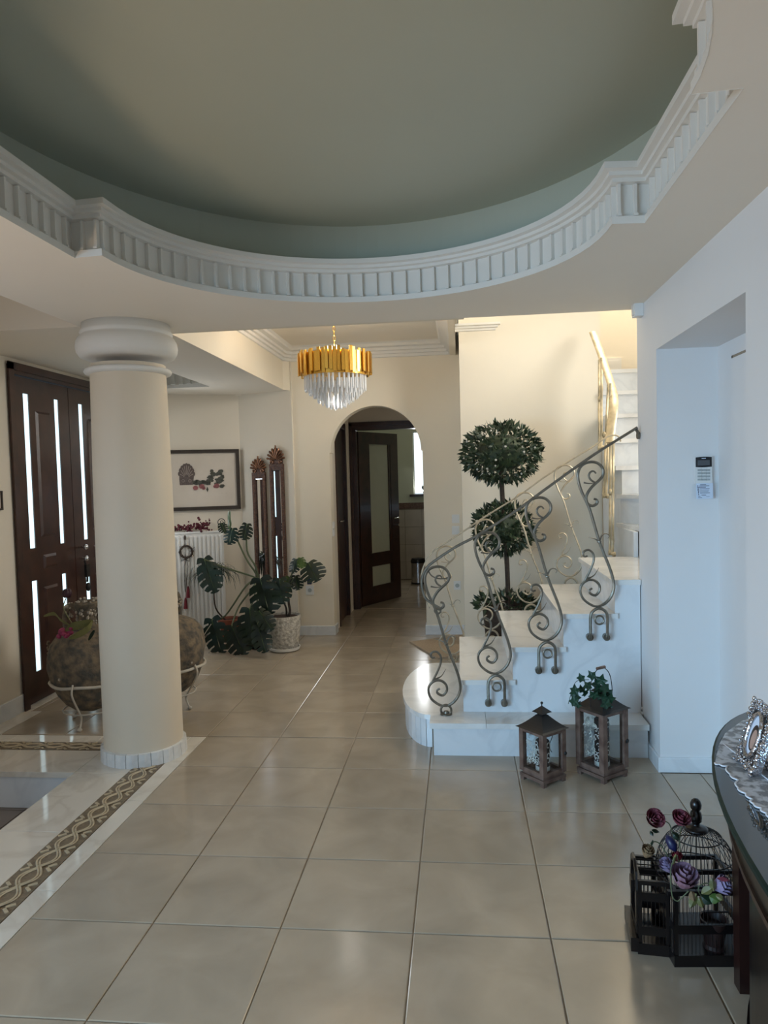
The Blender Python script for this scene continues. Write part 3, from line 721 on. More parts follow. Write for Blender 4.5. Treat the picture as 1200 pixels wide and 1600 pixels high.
def panel(parent, k, Y, bracket, m='iron', fat=1., mapf=None):
    mv = Vector((.28*k, 0, .185*k))
    mapf = mapf or (lambda v: Vector((v.x, Y, v.z)))
    tr = lambda pts: [mapf(v+mv) for v in pts]
    yv = (0,1,0)
    b = MB()
    for pts, r in stroke:
        q = spline(tr(C5(pts)), 4); N_ = len(q)
        b.tube(q, [r*fat*(1 if 2 < i < N_-6 else .8) for i in range(N_)], 6)
    for pts, r in leafs:
        q = spline(tr(C5(pts)), 4); N_ = len(q); b.tube(q, [r*fat*max(.15, 1-abs(i/(N_-1)-(.0))*.85) for i in range(N_)], 5)
    c = tr(C5([(325,752)]))[0]; b.ball(c, .013, .013, .009, 8, 5)
    pn = b.build('scroll_panel', m, parent, smooth=True)
    if bracket:
        b = MB()
        ring_ = tr(circ(C5([(328,1357)])[0], .0235, (1,0,0), (0,0,1), 20)); b.tube(ring_, .0055*fat, 6, closed=True)
        U = tr(C5([(262,1498),(260,1400),(262,1320),(285,1283),(325,1266),(365,1283),(388,1320),(390,1400),(390,1498)]))
        U = spline(U, 4); e = .05 if Y < 4.5 else -.04
        if bracket == 'wall':
            U = [U[0]+Vector((0,e,0))]+U+[U[-1]+Vector((0,e,0))]
        b.tube(U, .0085*fat, 7)
        for q in (U[0], U[-1]):
            if bracket == 'wall': b.tube([q+Vector((0,-.035 if e>0 else .035,0)), q+Vector((0,-.002,0))], .019, 12)
        b.build('wall_bracket', m, pn, smooth=True)
    else:
        b = MB(); c = C5([(322,1283)])[0]; c = mapf(c+mv); b.tube(circ(c, .029, (1,0,0), (0,0,1), 22), .007*fat, 6, closed=True)
        zt = RS; b.lathe([(.0,.022),(.012,.02),(.016,.008),(.034,.006),(.034,0),(0,0)], (c.x,c.y,zt), 16); b.ball((c.x,c.y,c.z-.032), .012)
        b.build('floor_bracket', m, pn, smooth=True)
    return pn
def curvepart(name, pts, w, h, m, par, up=(0,1,0)):
    b = MB(); q = spline(pts, 5); b.tube(q, w, 6, flat=h, up=up); return b.build(name, m, par, smooth=True)
YB = 4.0
ba = thing('balustrade', 'wrought iron scrollwork balustrade on the near side of the lower stairs', 'balustrade', (.4,4.0,.185))
for k in (-2,-1,0,1): panel(ba, k, YB, None if k == -2 else 'wall')
C2 = lambda pts, Y: [at(640+x/5.333, 830+y/5.333, Y) for x, y in pts]
rl = C2([(250,640),(190,605),(130,555),(103,470),(103,390),(140,308),(215,243)], YB)
rl = rl + [at(713,854,YB), at(745,837,YB), at(805,799,YB), at(850,766,YB), at(925,712.5,YB), at(996,668,YB)]
curvepart('handrail', rl, .0075, .55, 'iron', ba)
b = MB(); q = spline(C2([(150,318),(185,372),(255,396),(345,384)], YB), 4); b.tube(q, .004, 5); b.build('rail_leaf', 'iron', ba, smooth=True); b = MB(); q = spline(C2([(262,668),(235,688),(210,668),(215,642),(242,640),(262,668)], YB), 4); b.tube(q, .006, 6)
b.build('rail_scroll', 'iron', ba, smooth=True)
p = at(994,671,YB); b = MB(); b.tube([p, Vector((.979,4.04,p.z-.03))], .008, 8); b.tube([(.965,4.04,p.z-.03),(.979,4.04,p.z-.03)], .02, 12); b.build('wall_fixing','iron',ba,smooth=True)
YC = 5.18
bc = thing('balustrade', 'wrought iron scrollwork balustrade on the far side of the lower stairs', 'balustrade', (.5,YC,.185))
for k in (-2,-1,0,1):
    mvf = (lambda v: Vector((v.x+.03, YC, v.z-.0)))
    panel(bc, k, YC, None if k == -2 else 'wall', m='brass' if k > -2 else 'brass', fat=.85, mapf=mvf)
r2 = [at(*q, YC) for q in ((672,950),(662,925),(658,905),(662,885),(676,862),(700,846),(720,833),(760,806),(810,775),(850,746),(900,714),(928,697),(950,682),(965,681),(970,690))]
curvepart('handrail', r2, .006, .55, 'brass', bc)
# gilded railing of the upper flight
gr = thing('balustrade', 'gilded railing with flat handrail climbing beside the upper stairs', 'balustrade', (1.15,5.8,1.2))
hp = [at(x,y,Y) for x,y,Y in ((953,692,5.40),(955,668,5.47),(959,640,5.56),(959,618,5.68),(952,592,5.82),(943,565,5.97),(934,540,6.12),(926,519,6.26))]
b = MB(); q = spline(hp, 4); b.tube(q, .031, 8, flat=.28, up=(0,-.35,1)); b.build('handrail','gilt',gr,smooth=True)
for (bot, top, Y) in (((955,865),(956,690),5.42),((945,775),(952,600),5.72),((938,700),(938,560),6.02)):
    B, Tt = at(*bot, Y), at(*top, Y)
    for dy in (-.05, .05):
        b = MB(); h = Tt.z-B.z; X0 = B.x
        pts = [(0,0),(.02,.12),(-.02,.3),(.015,.5),(-.02,.7),(.01,.86),(0,1.0)]
        q = spline([Vector((X0+(Tt.x-X0)*v+.3*u*h, Y+dy+u*1.2, B.z+v*h)) for u, v in pts], 5); b.tube(q, .010, 6)
        b.build('scroll_bar','gilt',gr,smooth=True)
    b = MB()
    for v, r in ((.12,.035),(.42,.03),(.66,.035),(.86,.03)):
        c = Vector((X0+(Tt.x-X0)*v, Y, B.z+v*h)); q = [c+Vector((.012, r*math.cos(t)*(1-t/9), r*math.sin(t)*(1-t/9))) for t in [i*.5 for i in range(13)]]; b.tube(q, .006, 5)
    b.ball((X0+.0,Y,B.z+h*.55), .016,.02,.025)
    b.tube([(X0,Y-.05,B.z),(X0,Y-.05,B.z-.0),(X0+.02,Y-.05,B.z)], .018, 8); b.tube([(X0-.01,Y+.05,B.z),(X0+.02,Y+.05,B.z)], .018, 8)
    b.build('scroll_ornament','gilt',gr,smooth=True,kind='stuff')
# ------------------------------------------------------------------ leaves
def monstera_leaf(base, tip, w, m, par, face=(0,-1,.25), seed=0, young=False, curl=.18):
    rnd = random.Random(seed); B, Tp = Vector(base), Vector(tip); u = Tp-B; L = u.length; u.normalize()
    nrm = Vector(face); nrm = (nrm-u*nrm.dot(u)).normalized(); v = u.cross(nrm)
    b = MB(); NT = 27
    def hw(t): return w/2*(math.sin(PI*min(1, max(0, (t+.10)/1.12)))**.55)*(1 if t < .55 else 1-.25*(t-.55))
    def pt(t, s, q):              # t along the rib, s across 0..1, q side
        x = q*s*hw(t); y = (t-.02)*L + s*s*L*(.10 if t < .75 else .10*(1-t)*4) - (s*.16*L*max(0, .3-t)/.3)
        z = -curl*abs(x)*abs(x)/w*1.6 - .10*L*t*t + .02*L*math.sin(t*9+q)
        return B + u*y + v*x + nrm*z
    for q in (1, -1):
        for i in range(NT-1):
            t0, t1 = i/(NT-1), (i+1)/(NT-1)
            inner = .42 if not young else 1.
            ss = [0, inner*.5, inner]
            for a, c in zip(ss[:-1], ss[1:]):
                P = [pt(t0,a,q), pt(t1,a,q), pt(t1,c,q), pt(t0,c,q)]
                b.add(P, [(0,1,2,3) if q > 0 else (3,2,1,0)])
            if not young and (i % 5 != 3 or i < 3):
                j = i % 5; c0 = .0; 
                P = [pt(t0,inner,q), pt(t1,inner,q), pt(t1 if j != 2 else t1-.012,1,q), pt(t0 if j != 4 else t0+.012,1,q)]
                m1, m2 = pt(t0,.72,q), pt(t1,.72,q)
                b.add([P[0],P[1],m2,m1], [(0,1,2,3) if q > 0 else (3,2,1,0)]); b.add([m1,m2,P[2],P[3]], [(0,1,2,3) if q > 0 else (3,2,1,0)])
    o = b.build('leaf', m, par, smooth='all')
    r = MB(); r.tube([pt(t,0,1)+nrm*.001 for t in (0,.25,.5,.75,.97)], [.003,.0025,.002,.0015,.0008], 5); r.build('midrib', 'leaf_light', o, smooth=True)
    return o
def petiole(pts, par, r=.006, name='stalk', m='stem', taper=.8):
    q = spline(pts, 5); n_ = len(q); b = MB(); b.tube(q, [r*(1-(1-taper)*i/n_) for i in range(n_)], 6); return b.build(name, m, par, smooth=True)
def pot_lathe(par, c, prof, m, name='pot'):
    return MB().lathe(prof, c, 40).build(name, m, par, smooth=True)

# monstera standing behind its own leaves, left of the cream pot
Yp = 6.25
p0 = fl0 = Vector((-1.90, 6.42, 0))
pl = thing('monstera_plant', 'tall split-leaf plant reaching over the radiator, left of the stone pot', 'plant', tuple(p0))
pot_lathe(pl, p0, [(.0,.0),(.085,0),(.10,.02),(.125,.20),(.13,.21),(.118,.21),(.11,.18),(0,.18)], 'black_pl')
hub = at(404,905,6.38)
petiole([p0+Vector((0,0,.18)), at(408,970,6.42), at(412,940,6.4), hub], pl, .022, 'trunk', 'trunk', .8)
def A(x, y, Y): return at(x, y, Y)
specs = [ # base px, tip px, depth, width m, material, via px
 ((363,826),(357,851),6.34,.17,'leaf_blue',((398,893),(384,872)),(-.25,-1,.5)),
 ((358,800),(357,828),6.37,.05,'leaf_light',None,(-.6,-1,.2)),
 ((346,818),(352,832),6.38,.10,'leaf',None,(.4,-1,.4)),
 ((386,819),(381,844),6.33,.135,'leaf',((399,885),(386,860)),(.2,-1,.3)),
 ((319,874),(337,927),6.28,.22,'leaf_blue',((390,899),(352,887)),(.3,-1,.35)),
 ((331,968),(345,1024),6.22,.26,'leaf_blue',((385,915),(352,962)),(-.2,-1,.3)),
 ((362,978),(382,1026),6.15,.24,'leaf',((390,925),(372,950)),(.1,-1,.35)),
 ((390,952),(396,1010),6.10,.27,'leaf',((398,930),(395,940)),(.15,-1,.35)),
 ((403,978),(416,1020),6.02,.18,'leaf',((402,940),(404,962)),(.4,-1,.5)),
]
for i, (ba_, tp_, Y, w, m, via, fc) in enumerate(specs):
    B, E_ = A(*ba_, Y), A(*tp_, Y-.05)
    o = monstera_leaf(B, E_, w, m, pl, fc, seed=i, young=(w < .08))
    if via: petiole([hub]+[A(*v, (Y+6.38)/2) for v in via]+[B], pl, .009)
for pts in (((404,905),(398,935),(385,975),(372,1012)),((330,975),(315,1000),(316,1018),(325,1020),(334,1010))):
    petiole([A(x,y,6.2) for x,y in pts], pl, .0035, 'aerial_root', 'rope')
# monstera in the rough cream pot
pc = Vector((-1.585, 6.30, 0))
p2 = thing('potted_monstera', 'split-leaf plant in a rough cream stone pot on a white saucer', 'plant', tuple(pc))
MB().lathe([(0,.0),(.115,.0),(.135,.012),(.142,.035),(.132,.035),(.125,.018),(0,.018)], pc, 40).build('saucer','plaster',p2,smooth=True)
prof = [(.0,.02),(.108,.02),(.118,.03),(.140,.14),(.152,.25),(.154,.30),(.150,.32),(.140,.318),(.136,.295),(0,.295)]
b = MB(); b.lathe(prof[:-1], pc, 48); b.build('pot','stonepot',p2,smooth=True)
b = MB(); rr = random.Random(5)
for i in range(46):                           # raised blocks pressed in the wall of the pot
    a = 2*PI*i/23+(.13 if i % 2 else 0); z = .07+.045*(i%5)+rr.uniform(-.008,.008); r = .112+.16*z*.8
    c = pc+Vector((r*math.cos(a), r*math.sin(a), z)); rad = Vector((math.cos(a),math.sin(a),.15)); tt = Vector((-math.sin(a),math.cos(a),0))
    b.obox(c, tt*rr.uniform(.008,.016), rad*.006, Vector((0,0,rr.uniform(.006,.014))))
b.build('pot_relief','stonepot',p2,kind='stuff')
MB().lathe([(.0,.30),(.136,.298)], pc, 30, cap=False).build('soil','soil',p2)
tk = [pc+Vector((.04,0,.29)), at(453,955,6.30), at(451,940,6.30), at(450,915,6.28)]
petiole(tk, p2, .014, 'trunk', 'trunk', .7)
petiole([pc+Vector((.02,.02,.29)), at(447,950,6.33), at(440,935,6.35), at(432,922,6.3)], p2, .010, 'trunk', 'trunk', .7)
sp2 = [((407,905),(420,962),6.12,.30,'leaf',((450,925),(430,912)),(-.1,-1,.35)),
 ((437,905),(440,945),6.20,.20,'leaf',((451,925),(445,912)),(.2,-1,.3)),
 ((482,880),(497,908),6.25,.24,'leaf',((452,905),(466,884)),(.25,-1,.55)),
 ((462,874),(456,896),6.27,.13,'leaf',((453,905),(460,890)),(-.5,-1,.3)),
 ((470,872),(472,888),6.24,.09,'leaf_light',None,(.1,-1,.4)),
 ((462,900),(466,922),6.30,.13,'leaf',((453,915),(458,905)),(.5,-1,.2)),
 ((452,902),(449,922),6.33,.11,'leaf_light',None,(.5,-1,.2)),
 ((405,955),(426,985),6.02,.16,'leaf',None,(.3,-1,.5))]
for i, (ba_, tp_, Y, w, m, via, fc) in enumerate(sp2):
    B, E_ = A(*ba_, Y), A(*tp_, Y-.05); monstera_leaf(B, E_, w, m, p2, fc, seed=20+i)
    if via: petiole([A(450,930,6.29)]+[A(*v, 6.27) for v in via]+[B], p2, .006)

# thin-leaved plant in the red pot
rp = Vector((-2.21, 6.68, 0)); 
dr = thing('dragon_tree', 'small fountain of narrow leaves on a thin stem in a red clay pot', 'plant', tuple(rp))
pot_lathe(dr, rp, [(0,.0),(.075,0),(.095,.16),(.108,.16),(.112,.215),(.102,.22),(.095,.19),(0,.19)], 'terracotta')
MB().lathe([(0,.195),(.097,.195)], rp, 24, cap=False).build('soil','soil',dr)
petiole([rp+Vector((-.03,0,.19)), at(337,950,6.68), at(334,915,6.66), at(333,890,6.64)], dr, .008, 'stem', 'trunk', .8)
b = MB(); rr = random.Random(11); H0 = at(333,893,6.64)
for i in range(110):
    a = rr.uniform(0, 2*PI); e = rr.uniform(.1, 1.1); L = rr.uniform(.22,.38); d = Vector((math.cos(a)*math.cos(e), math.sin(a)*math.cos(e)*.6, math.sin(e)))
    pts = []; 
    for k in range(8):
        t = k/7; p = H0+Vector((0,0,rr.uniform(-.001,.001)))+d*(L*.75*min(t,.7)/.7*.8)+Vector((d.x*.10*t, d.y*.1*t, -L*1.0*max(0,t-.28)**1.5)); pts.append(p)
    w = .0085; side = Vector((-d.y,d.x,0)); side = side.normalized() if side.length > .01 else Vector((1,0,0))
    for k in range(7):
        w0 = w*(1-abs(k/7-.3)); w1 = w*max(.05,(1-abs((k+1)/7-.3)*1.35))
        b.quad(pts[k]-side*w0, pts[k]+side*w0, pts[k+1]+side*w1, pts[k+1]-side*w1)
b.build('foliage','leaf',dr,kind='stuff')

# topiary with two clipped balls
tc = Vector((.355, 5.80, 0))
tp = thing('topiary_tree', 'bay topiary with two clipped balls in a dark pot behind the stairs', 'topiary', tuple(tc))
MB().lathe([(0,0),(.13,0),(.15,.03),(.185,.44),(.19,.48),(.175,.48),(.165,.44),(0,.44)], tc, 32).build('pot','trunk',tp,smooth=True)
b = MB(); b.tube(spline([tc+Vector((.02,0,.44)), tc+Vector((.015,0,.8)), tc+Vector((-.005,0,1.2)), tc+Vector((-.02,0,1.6))],6), .019, 8); b.build('trunk','trunk',tp,smooth=True)
def leafball(c, rx, rz, n_, m, name, seed, half=False, ll=.045):
    rr = random.Random(seed); b = MB()
    for i in range(n_):
        z = rr.uniform(-1,1) if not half else rr.uniform(0,1); a = rr.uniform(0,2*PI); s = math.sqrt(1-z*z)
        r = rr.uniform(.62,1.0)**.5
        d = Vector((s*math.cos(a), s*math.sin(a), z)); P = Vector(c)+Vector((d.x*rx, d.y*rx, d.z*rz))*r
        t = (d+Vector((rr.gauss(0,.6),rr.gauss(0,.6),rr.gauss(0,.6)))).normalized(); w = t.cross(d+Vector((rr.gauss(0,.5),rr.gauss(0,.5),rr.gauss(0,.5))))
        if w.length < .01: continue
        w.normalize(); L = ll*rr.uniform(.7,1.3); nn = t.cross(w)
        b.add([P, P+t*L*.4+w*L*.22+nn*L*.05, P+t*L, P+t*L*.4-w*L*.22+nn*L*.05], [(0,1,2),(0,2,3)])
    return b.build(name, m, tp, kind='stuff')
c1 = at(783,708,5.80); c2 = at(786,826,5.80)
MB().ball(tuple(c1), .20,.20,.15,12,8).build('core','topiary',tp); MB().ball(tuple(c2), .14,.14,.12,12,8).build('core','topiary',tp)
leafball(c1, .305, .235, 1500, 'topiary', 'foliage', 1, ll=.056); leafball(c2, .235, .20, 1000, 'topiary', 'foliage', 2, ll=.056)
leafball(tc+Vector((0,0,.47)), .24, .10, 320, 'topiary', 'foliage', 3, half=True, ll=.06)
rr = random.Random(3); b = MB()
for i in range(46):
    a = rr.uniform(0,2*PI); z = rr.uniform(-.8,.85); s = math.sqrt(1-z*z); q = c1+Vector((.30*s*math.cos(a), .30*s*math.sin(a), .23*z)); b.ball(q, .009, n=6, m=4)
b.build('berries','berry',tp,kind='stuff',smooth=True)
mt = thing('floor_mat', 'tan woven mat lying cornerwise on the tiles behind the stairs', 'mat', (-.1,6.25,0))
b = MB(); b.prism([(-.476,6.55),(-.20,5.95),(.30,6.18),(.02,6.85)], .0, .014); b.build('mat','mat_rug',mt)

# ------------------------------------------------------------------ radiator and what is on it
AD = Vector((.80,.30,0)).normalized(); AN = Vector((AD.y,-AD.x,0))     # along / out of the angled wall
A0 = Vector((-2.97,6.78,0))
def onwall(x, y, off=0.):         # point on the angled wall seen at pixel
    d = ray(x,y); pl_ = A0+AN*off; t = (pl_-CP).dot(AN)/d.dot(AN); return CP+d*t
rA, rB = onwall(262,832,.13), onwall(349,832,.13)
rtop, rbot = onwall(320,832,.13).z, onwall(320,981,.13).z
rad = thing('radiator', 'white ribbed panel radiator under the framed print', 'radiator', (rB.x-.25, rB.y-.15, rbot))
R1 = Vector((rB.x,rB.y,0)); RW = .70
b = MB(); c = R1-AD*(RW/2)-AN*.035; b.obox(c+Vector((0,0,(rtop+rbot)/2)), AD*(RW/2), AN*.03, Vector((0,0,(rtop-rbot)/2))); b.build('panel','rad',rad)
rib = MB(); hh = (rtop-rbot)/2-.035; rib.obox((0,0,0), AD*.010, AN*.006, Vector((0,0,hh))); ribm = proto(rib,'rib_mesh','rad')
for k in range(17): piece('rib', ribm, rad, tuple(R1-AD*(.03+k*.040)-AN*.002+Vector((0,0,(rtop+rbot)/2))))
b = MB(); b.obox(c+Vector((0,0,rtop+.004)), AD*(RW/2+.004), AN*.038, Vector((0,0,.008))); b.build('top_grille','rad',rad)
b = MB(); b.tube([R1-AD*.03-AN*.04+Vector((0,0,rbot+.02)), R1-AD*.03-AN*.04+Vector((0,0,rbot-.05)), R1-AD*.03-AN*.12+Vector((0,0,rbot-.06))], .009, 8)
b.build('pipe','chrome',rad,smooth=True)
b = MB()
for q in (.12,.58): b.obox(R1-AD*q-AN*.09+Vector((0,0,rtop-.1)), AD*.015, AN*.03, Vector((0,0,.02)))
b.build('wall_hook','rad',rad,kind='stuff')
Y1 = 6.84
fb = onwall(300,826,.10)
b = MB(); rr = random.Random(8)
for i in range(150):
    t = rr.random(); c = onwall(270+58*t, 829-7*t, .10)+Vector((rr.gauss(0,.012),rr.gauss(0,.02),rr.gauss(0,.022)*(0.4+t)+.012)); b.ball(tuple(c), rr.uniform(.006,.014), n=5, m=4)
gl = thing('dried_flower_spray', 'burgundy dried flower spray lying on top of the radiator', 'dried flowers', tuple(onwall(300,832,.10)))
b.build('flower_heads','burgundy',gl,kind='stuff')
b = MB(); 
for i in range(8): b.tube([onwall(282,829,.1)+Vector((0,0,rr.uniform(-.005,.01))), onwall(262+rr.uniform(0,8),826+rr.uniform(-6,5),.1)], .0025, 4)
b.build('stalks','trunk',gl,kind='stuff')
wr = thing('hanging_wreath', 'small twig wreath with two red tassels hanging down the radiator front', 'wreath', tuple(onwall(291,952,.135)))
O2 = .145; wc = onwall(291,862,O2); WU = Vector((0,0,1))
b = MB(); rr = random.Random(2)
for k in range(3): b.tube([p+Vector((rr.gauss(0,.002),rr.gauss(0,.002),rr.gauss(0,.002))) for p in circ(wc, .060-.003*k, AD, WU, 26)], .0075, 6, closed=True)
for k in range(40): a = rr.uniform(0,2*PI); p = wc+AD*(.06*math.cos(a))+WU*(.06*math.sin(a)); q = p+AD*(rr.gauss(0,.014))+WU*rr.gauss(0,.014)+AN*.006; b.bar(p, q, .004)
b.build('twig_ring','trunk',wr,kind='stuff')
b = MB(); b.tube([onwall(289,836,O2), onwall(289,848,O2), onwall(290,855,O2)], .004, 5); b.ball(tuple(onwall(289,840,O2)), .012,.008,.025)
b.build('hanging_cord','trunk',wr)
b = MB()
for s in (-1,1): b.tube([onwall(291,872,O2), onwall(291+s*3,885,O2), onwall(290+s*1.6,905,O2), onwall(291+s*1.5,925,O2)], .003, 5)
b.tube([onwall(285,873,O2),onwall(283,877,O2),onwall(289,874,O2),onwall(296,877,O2),onwall(297,872,O2)], .003, 5)
b.build('bow_cord','trunk',wr,kind='stuff')
for (x,y0,y1) in ((294,916,934),(290,934,951)):
    b = MB(); a_, c_ = onwall(x,y0,O2), onwall(x,y1,O2); b.tube([a_, a_+(c_-a_)*.15, a_+(c_-a_)*.3, c_], [.006,.010,.013,.019], 9); b.build('tassel','red',wr,smooth=True)
b = MB(); cc = onwall(346,816,.10)
q = [cc+AD*((.034+.0*t)*math.cos(t))+WU*(.034*math.sin(t)) for t in [PI*1.15-k*.25 for k in range(20)]]; b.tube([cc+AD*-.034+WU*-.05]+q, .004, 6)
q = [cc+AD*((.018-.003*t)*math.cos(t*1.3))+WU*((.018-.003*t)*math.sin(t*1.3)) for t in [k*.3 for k in range(14)]]; b.tube(q, .003, 6)
sc_ = b.build('scroll_ornament','black_metal',smooth=True); sc_['kind'] = 'x'; del sc_['kind']
tag(sc_, 'small black wire scroll standing on the right end of the radiator', 'ornament')

# framed print
PW = (onwall(373,701,.02), onwall(377,794,.02)); tl = .5*(PW[0]+PW[1])
fw = .78; zt, zb = PW[0].z-.005, PW[1].z-.005; tr_ = Vector((PW[0].x,PW[0].y,0))
pic = thing('framed_print', 'dark framed print of a palmette and a rose garland above the radiator', 'picture', (tr_.x-.3,tr_.y-.12,zb))
def pp(x, z, off=0.): return tr_ - AD*x + AN*off + Vector((0,0,z))
b = MB(); fwid = .034
for (x0,z0,x1,z1) in ((0,zb,fwid,zt),(fw-fwid,zb,fw,zt),(fwid,zb,fw-fwid,zb+fwid),(fwid,zt-fwid,fw-fwid,zt)):
    b.obox(pp((x0+x1)/2,(z0+z1)/2,.0), AD*abs(x1-x0)/2, AN*.014, Vector((0,0,abs(z1-z0)/2)))
    ins = .009
for (x0,z0,x1,z1) in ((0,zb,.010,zt),(fw-.010,zb,fw,zt),(0,zb,fw,zb+.010),(0,zt-.010,fw,zt)): b.obox(pp((x0+x1)/2,(z0+z1)/2,.008), AD*abs(x1-x0)/2, AN*.014, Vector((0,0,abs(z1-z0)/2)))
b.build('frame','pframe',pic)
b = MB(); b.obox(pp(fw/2,(zt+zb)/2,-.005), AD*(fw/2-.02), AN*.003, Vector((0,0,(zt-zb)/2-.02))); b.build('sheet','paper',pic)
def art(px, py, off=.000): d = ray(px,py); pl_ = A0+AN*(.02+off-.0); t = (pl_-CP).dot(AN)/d.dot(AN); return CP+d*t
def zc(x, y): return art(250+x/8.571, 690+y/8.571)      # pixel of the enlarged crop
def disc(b, x, y, rx, ry, n_=10, off=0): 
    c = zc(x,y)+AN*off; k = 1/8.571*6.9/1129
    vs = [c+AD*(rx*k*math.cos(2*PI*i/n_))+WU*(ry*k*math.sin(2*PI*i/n_)) for i in range(n_)]; b.add(vs, [tuple(range(n_))])
b = MB(); b.add([zc(265,585),zc(440,580),zc(455,470),zc(440,400),zc(390,330),zc(345,290),zc(300,330),zc(262,400),zc(258,500)], [tuple(range(9))[::-1]])
for k in range(9): a = PI*(.08+.84*k/8); disc(b, 355-95*math.cos(a)*1., 470-150*math.sin(a), 24, 34, 8, .0004)
b.build('printed_palmette','print_dark',pic)
b = MB()
for k in range(9): 
    a = PI*(.08+.84*k/8); p = zc(355-30*math.cos(a), 480-40*math.sin(a))+AN*.0012; q = zc(355-92*math.cos(a), 470-150*math.sin(a))+AN*.0012; b.bar(p, q, .004, .0006, up=tuple(AN))
for s in (-1,1): b.tube([p_+AN*.0012 for p_ in circ(zc(355+s*45,525), .013, AD, WU, 12)], .0016, 4, closed=True)
b.build('printed_lines','print_line',pic,kind='stuff')
rr = random.Random(4); b = MB()
for i in range(70):
    t = rr.random(); x = 450+400*t; y = (545+rr.gauss(0,12)) if t < .35 else 545-120*(t-.35)+rr.gauss(0,50*min(1,(t-.25)*3))
    y = min(600, max(395, y)); disc(b, x, y, rr.uniform(22,38), rr.uniform(14,28), 6, .0008+.0003*(i%7))
disc(b, 635, 640, 16, 40, 4, .0006); b.build('printed_foliage','print_green',pic,kind='stuff')
b = MB()
for (x,y,r) in ((475,620,36),(560,600,38),(585,625,24),(760,592,38),(735,600,24)): disc(b,x,y,r,r*.9,9,.004)
b.build('printed_roses','print_red',pic,kind='stuff')
b = MB(); 
for k in range(6): b.bar(zc(820+k*13,688+rr.uniform(-3,3))+AN*.001, zc(828+k*13,690+rr.uniform(-5,5))+AN*.001, .0015, .0005)
b.build('signature','print_dark',pic,kind='stuff')
# narrow mirrors on the pier
QD = (Vector((-1.59,6.90,0))-Vector((-2.17,7.08,0))).normalized(); QN = Vector((QD.y,-QD.x,0)); Q0 = Vector((-2.17,7.08,0))
def onpier(x, y, off=0.): d = ray(x,y); pl_ = Q0+QN*off; t = (pl_-CP).dot(QN)/d.dot(QN); return CP+d*t
def mirror(name, label, cxp, ytop, ybase, wd, zbot):
    C_ = onpier(cxp, ybase, .02); zt = C_.z; w = wd/2
    root = thing(name, label, 'mirror', (C_.x, C_.y, zbot), 'narrow carved mirrors on the pier')
    def P(x, z, o=0.): return Vector((C_.x,C_.y,0))+QD*x+QN*o+Vector((0,0,z))
    b = MB(); f = .030
    for (x0,z0,x1,z1) in ((-w,zbot,-w+f,zt),(w-f,zbot,w,zt),(-w+f,zt-f*1.1,w-f,zt),(-w+f,zbot,w-f,zbot+f)):
        b.obox(P((x0+x1)/2,(z0+z1)/2), QD*abs(x1-x0)/2, QN*.013, Vector((0,0,abs(z1-z0)/2)))
    b.build('frame','mirror_frame',root)
    b = MB(); z = zbot+.02
    while z < zt-.02:
        for s in (-1,1): b.ball(tuple(P(s*(w-f*.5), z, .015)), .0062, n=5, m=4)
        z += .019
    b.build('carved_beading','bronze',root,kind='stuff')
    b = MB(); b.obox(P(0,(zbot+zt)/2,-.004), QD*(w-f), QN*.003, Vector((0,0,(zt-zbot)/2-.01))); gl_ = b.build('mirror_glass','mirror',root)
    e = .011; b = MB(); x0, x1, z0, z1 = -w+f, w-f, zbot+f, zt-f*1.1        # bevelled edge
    o = [P(x0,z0,.0005),P(x1,z0,.0005),P(x1,z1,.0005),P(x0,z1,.0005)]; i_ = [P(x0+e,z0+e,.003),P(x1-e,z0+e,.003),P(x1-e,z1-e,.003),P(x0+e,z1-e,.003)]
    b.add(o+i_, [(0,1,5,4),(1,2,6,5),(2,3,7,6),(3,0,4,7)]); b.build('bevel','mirror',gl_)
    # palmette crest: scrolls below, a fan of lobes above
    H = (onpier(cxp, ytop, .02).z-zt)
    b = MB()
    b.obox(P(0,zt+.012,.0), QD*w, QN*.014, Vector((0,0,.012)))
    b.build('crest_base','mirror_frame',root)
    b = MB(); fan = [(-.95*w,zt+.02),(.95*w,zt+.02),(.9*w,zt+H*.4),(.62*w,zt+H*.74),(0,zt+H*.9),(-.62*w,zt+H*.74),(-.9*w,zt+H*.4)]; b.add([P(x,z,-.004) for x,z in fan]+[P(x,z,.004) for x,z in fan], [tuple(range(7)),tuple(range(13,6,-1))]+[(i,(i+1)%7,7+(i+1)%7,7+i) for i in range(7)]); b.build('crest_back','mirror_frame',root)
    for k in range(9):
        b = MB(); a = PI*(.06+.88*k/8); r = H*.62*(1-.10*abs(math.cos(a))); c0 = (0, zt+H*.30)
        pts = [P(c0[0]+math.cos(a)*r*t*.92, c0[1]+math.sin(a)*r*t, .008+.012*math.sin(PI*t)) for t in (.12,.4,.7,.9,1.)]
        b.tube(pts, [.003,.007,.0105,.0125,.006], 6); b.build('crest_lobe','bronze',root,smooth=True)
    for s in (-1,1):
        b = MB(); q = [P(s*(w*.60)+.020*(1-t/9)*math.cos(t)*s, zt+H*.20+.020*(1-t/9)*math.sin(t), .01) for t in [k*.5 for k in range(15)]]; b.tube(q, .0065, 6); b.build('crest_scroll','bronze',root,smooth=True)
    b = MB(); b.ball(tuple(P(0,zt+H*.97,.01)), .009); b.build('crest_finial','bronze',root,smooth=True)
mirror('wall_mirror', 'shorter narrow carved mirror, on the left of the pair on the pier', 404.5, 713, 742, .150, .42)
mirror('wall_mirror', 'taller narrow carved mirror nearer the arched opening', 432, 696, 729, .155, .42)

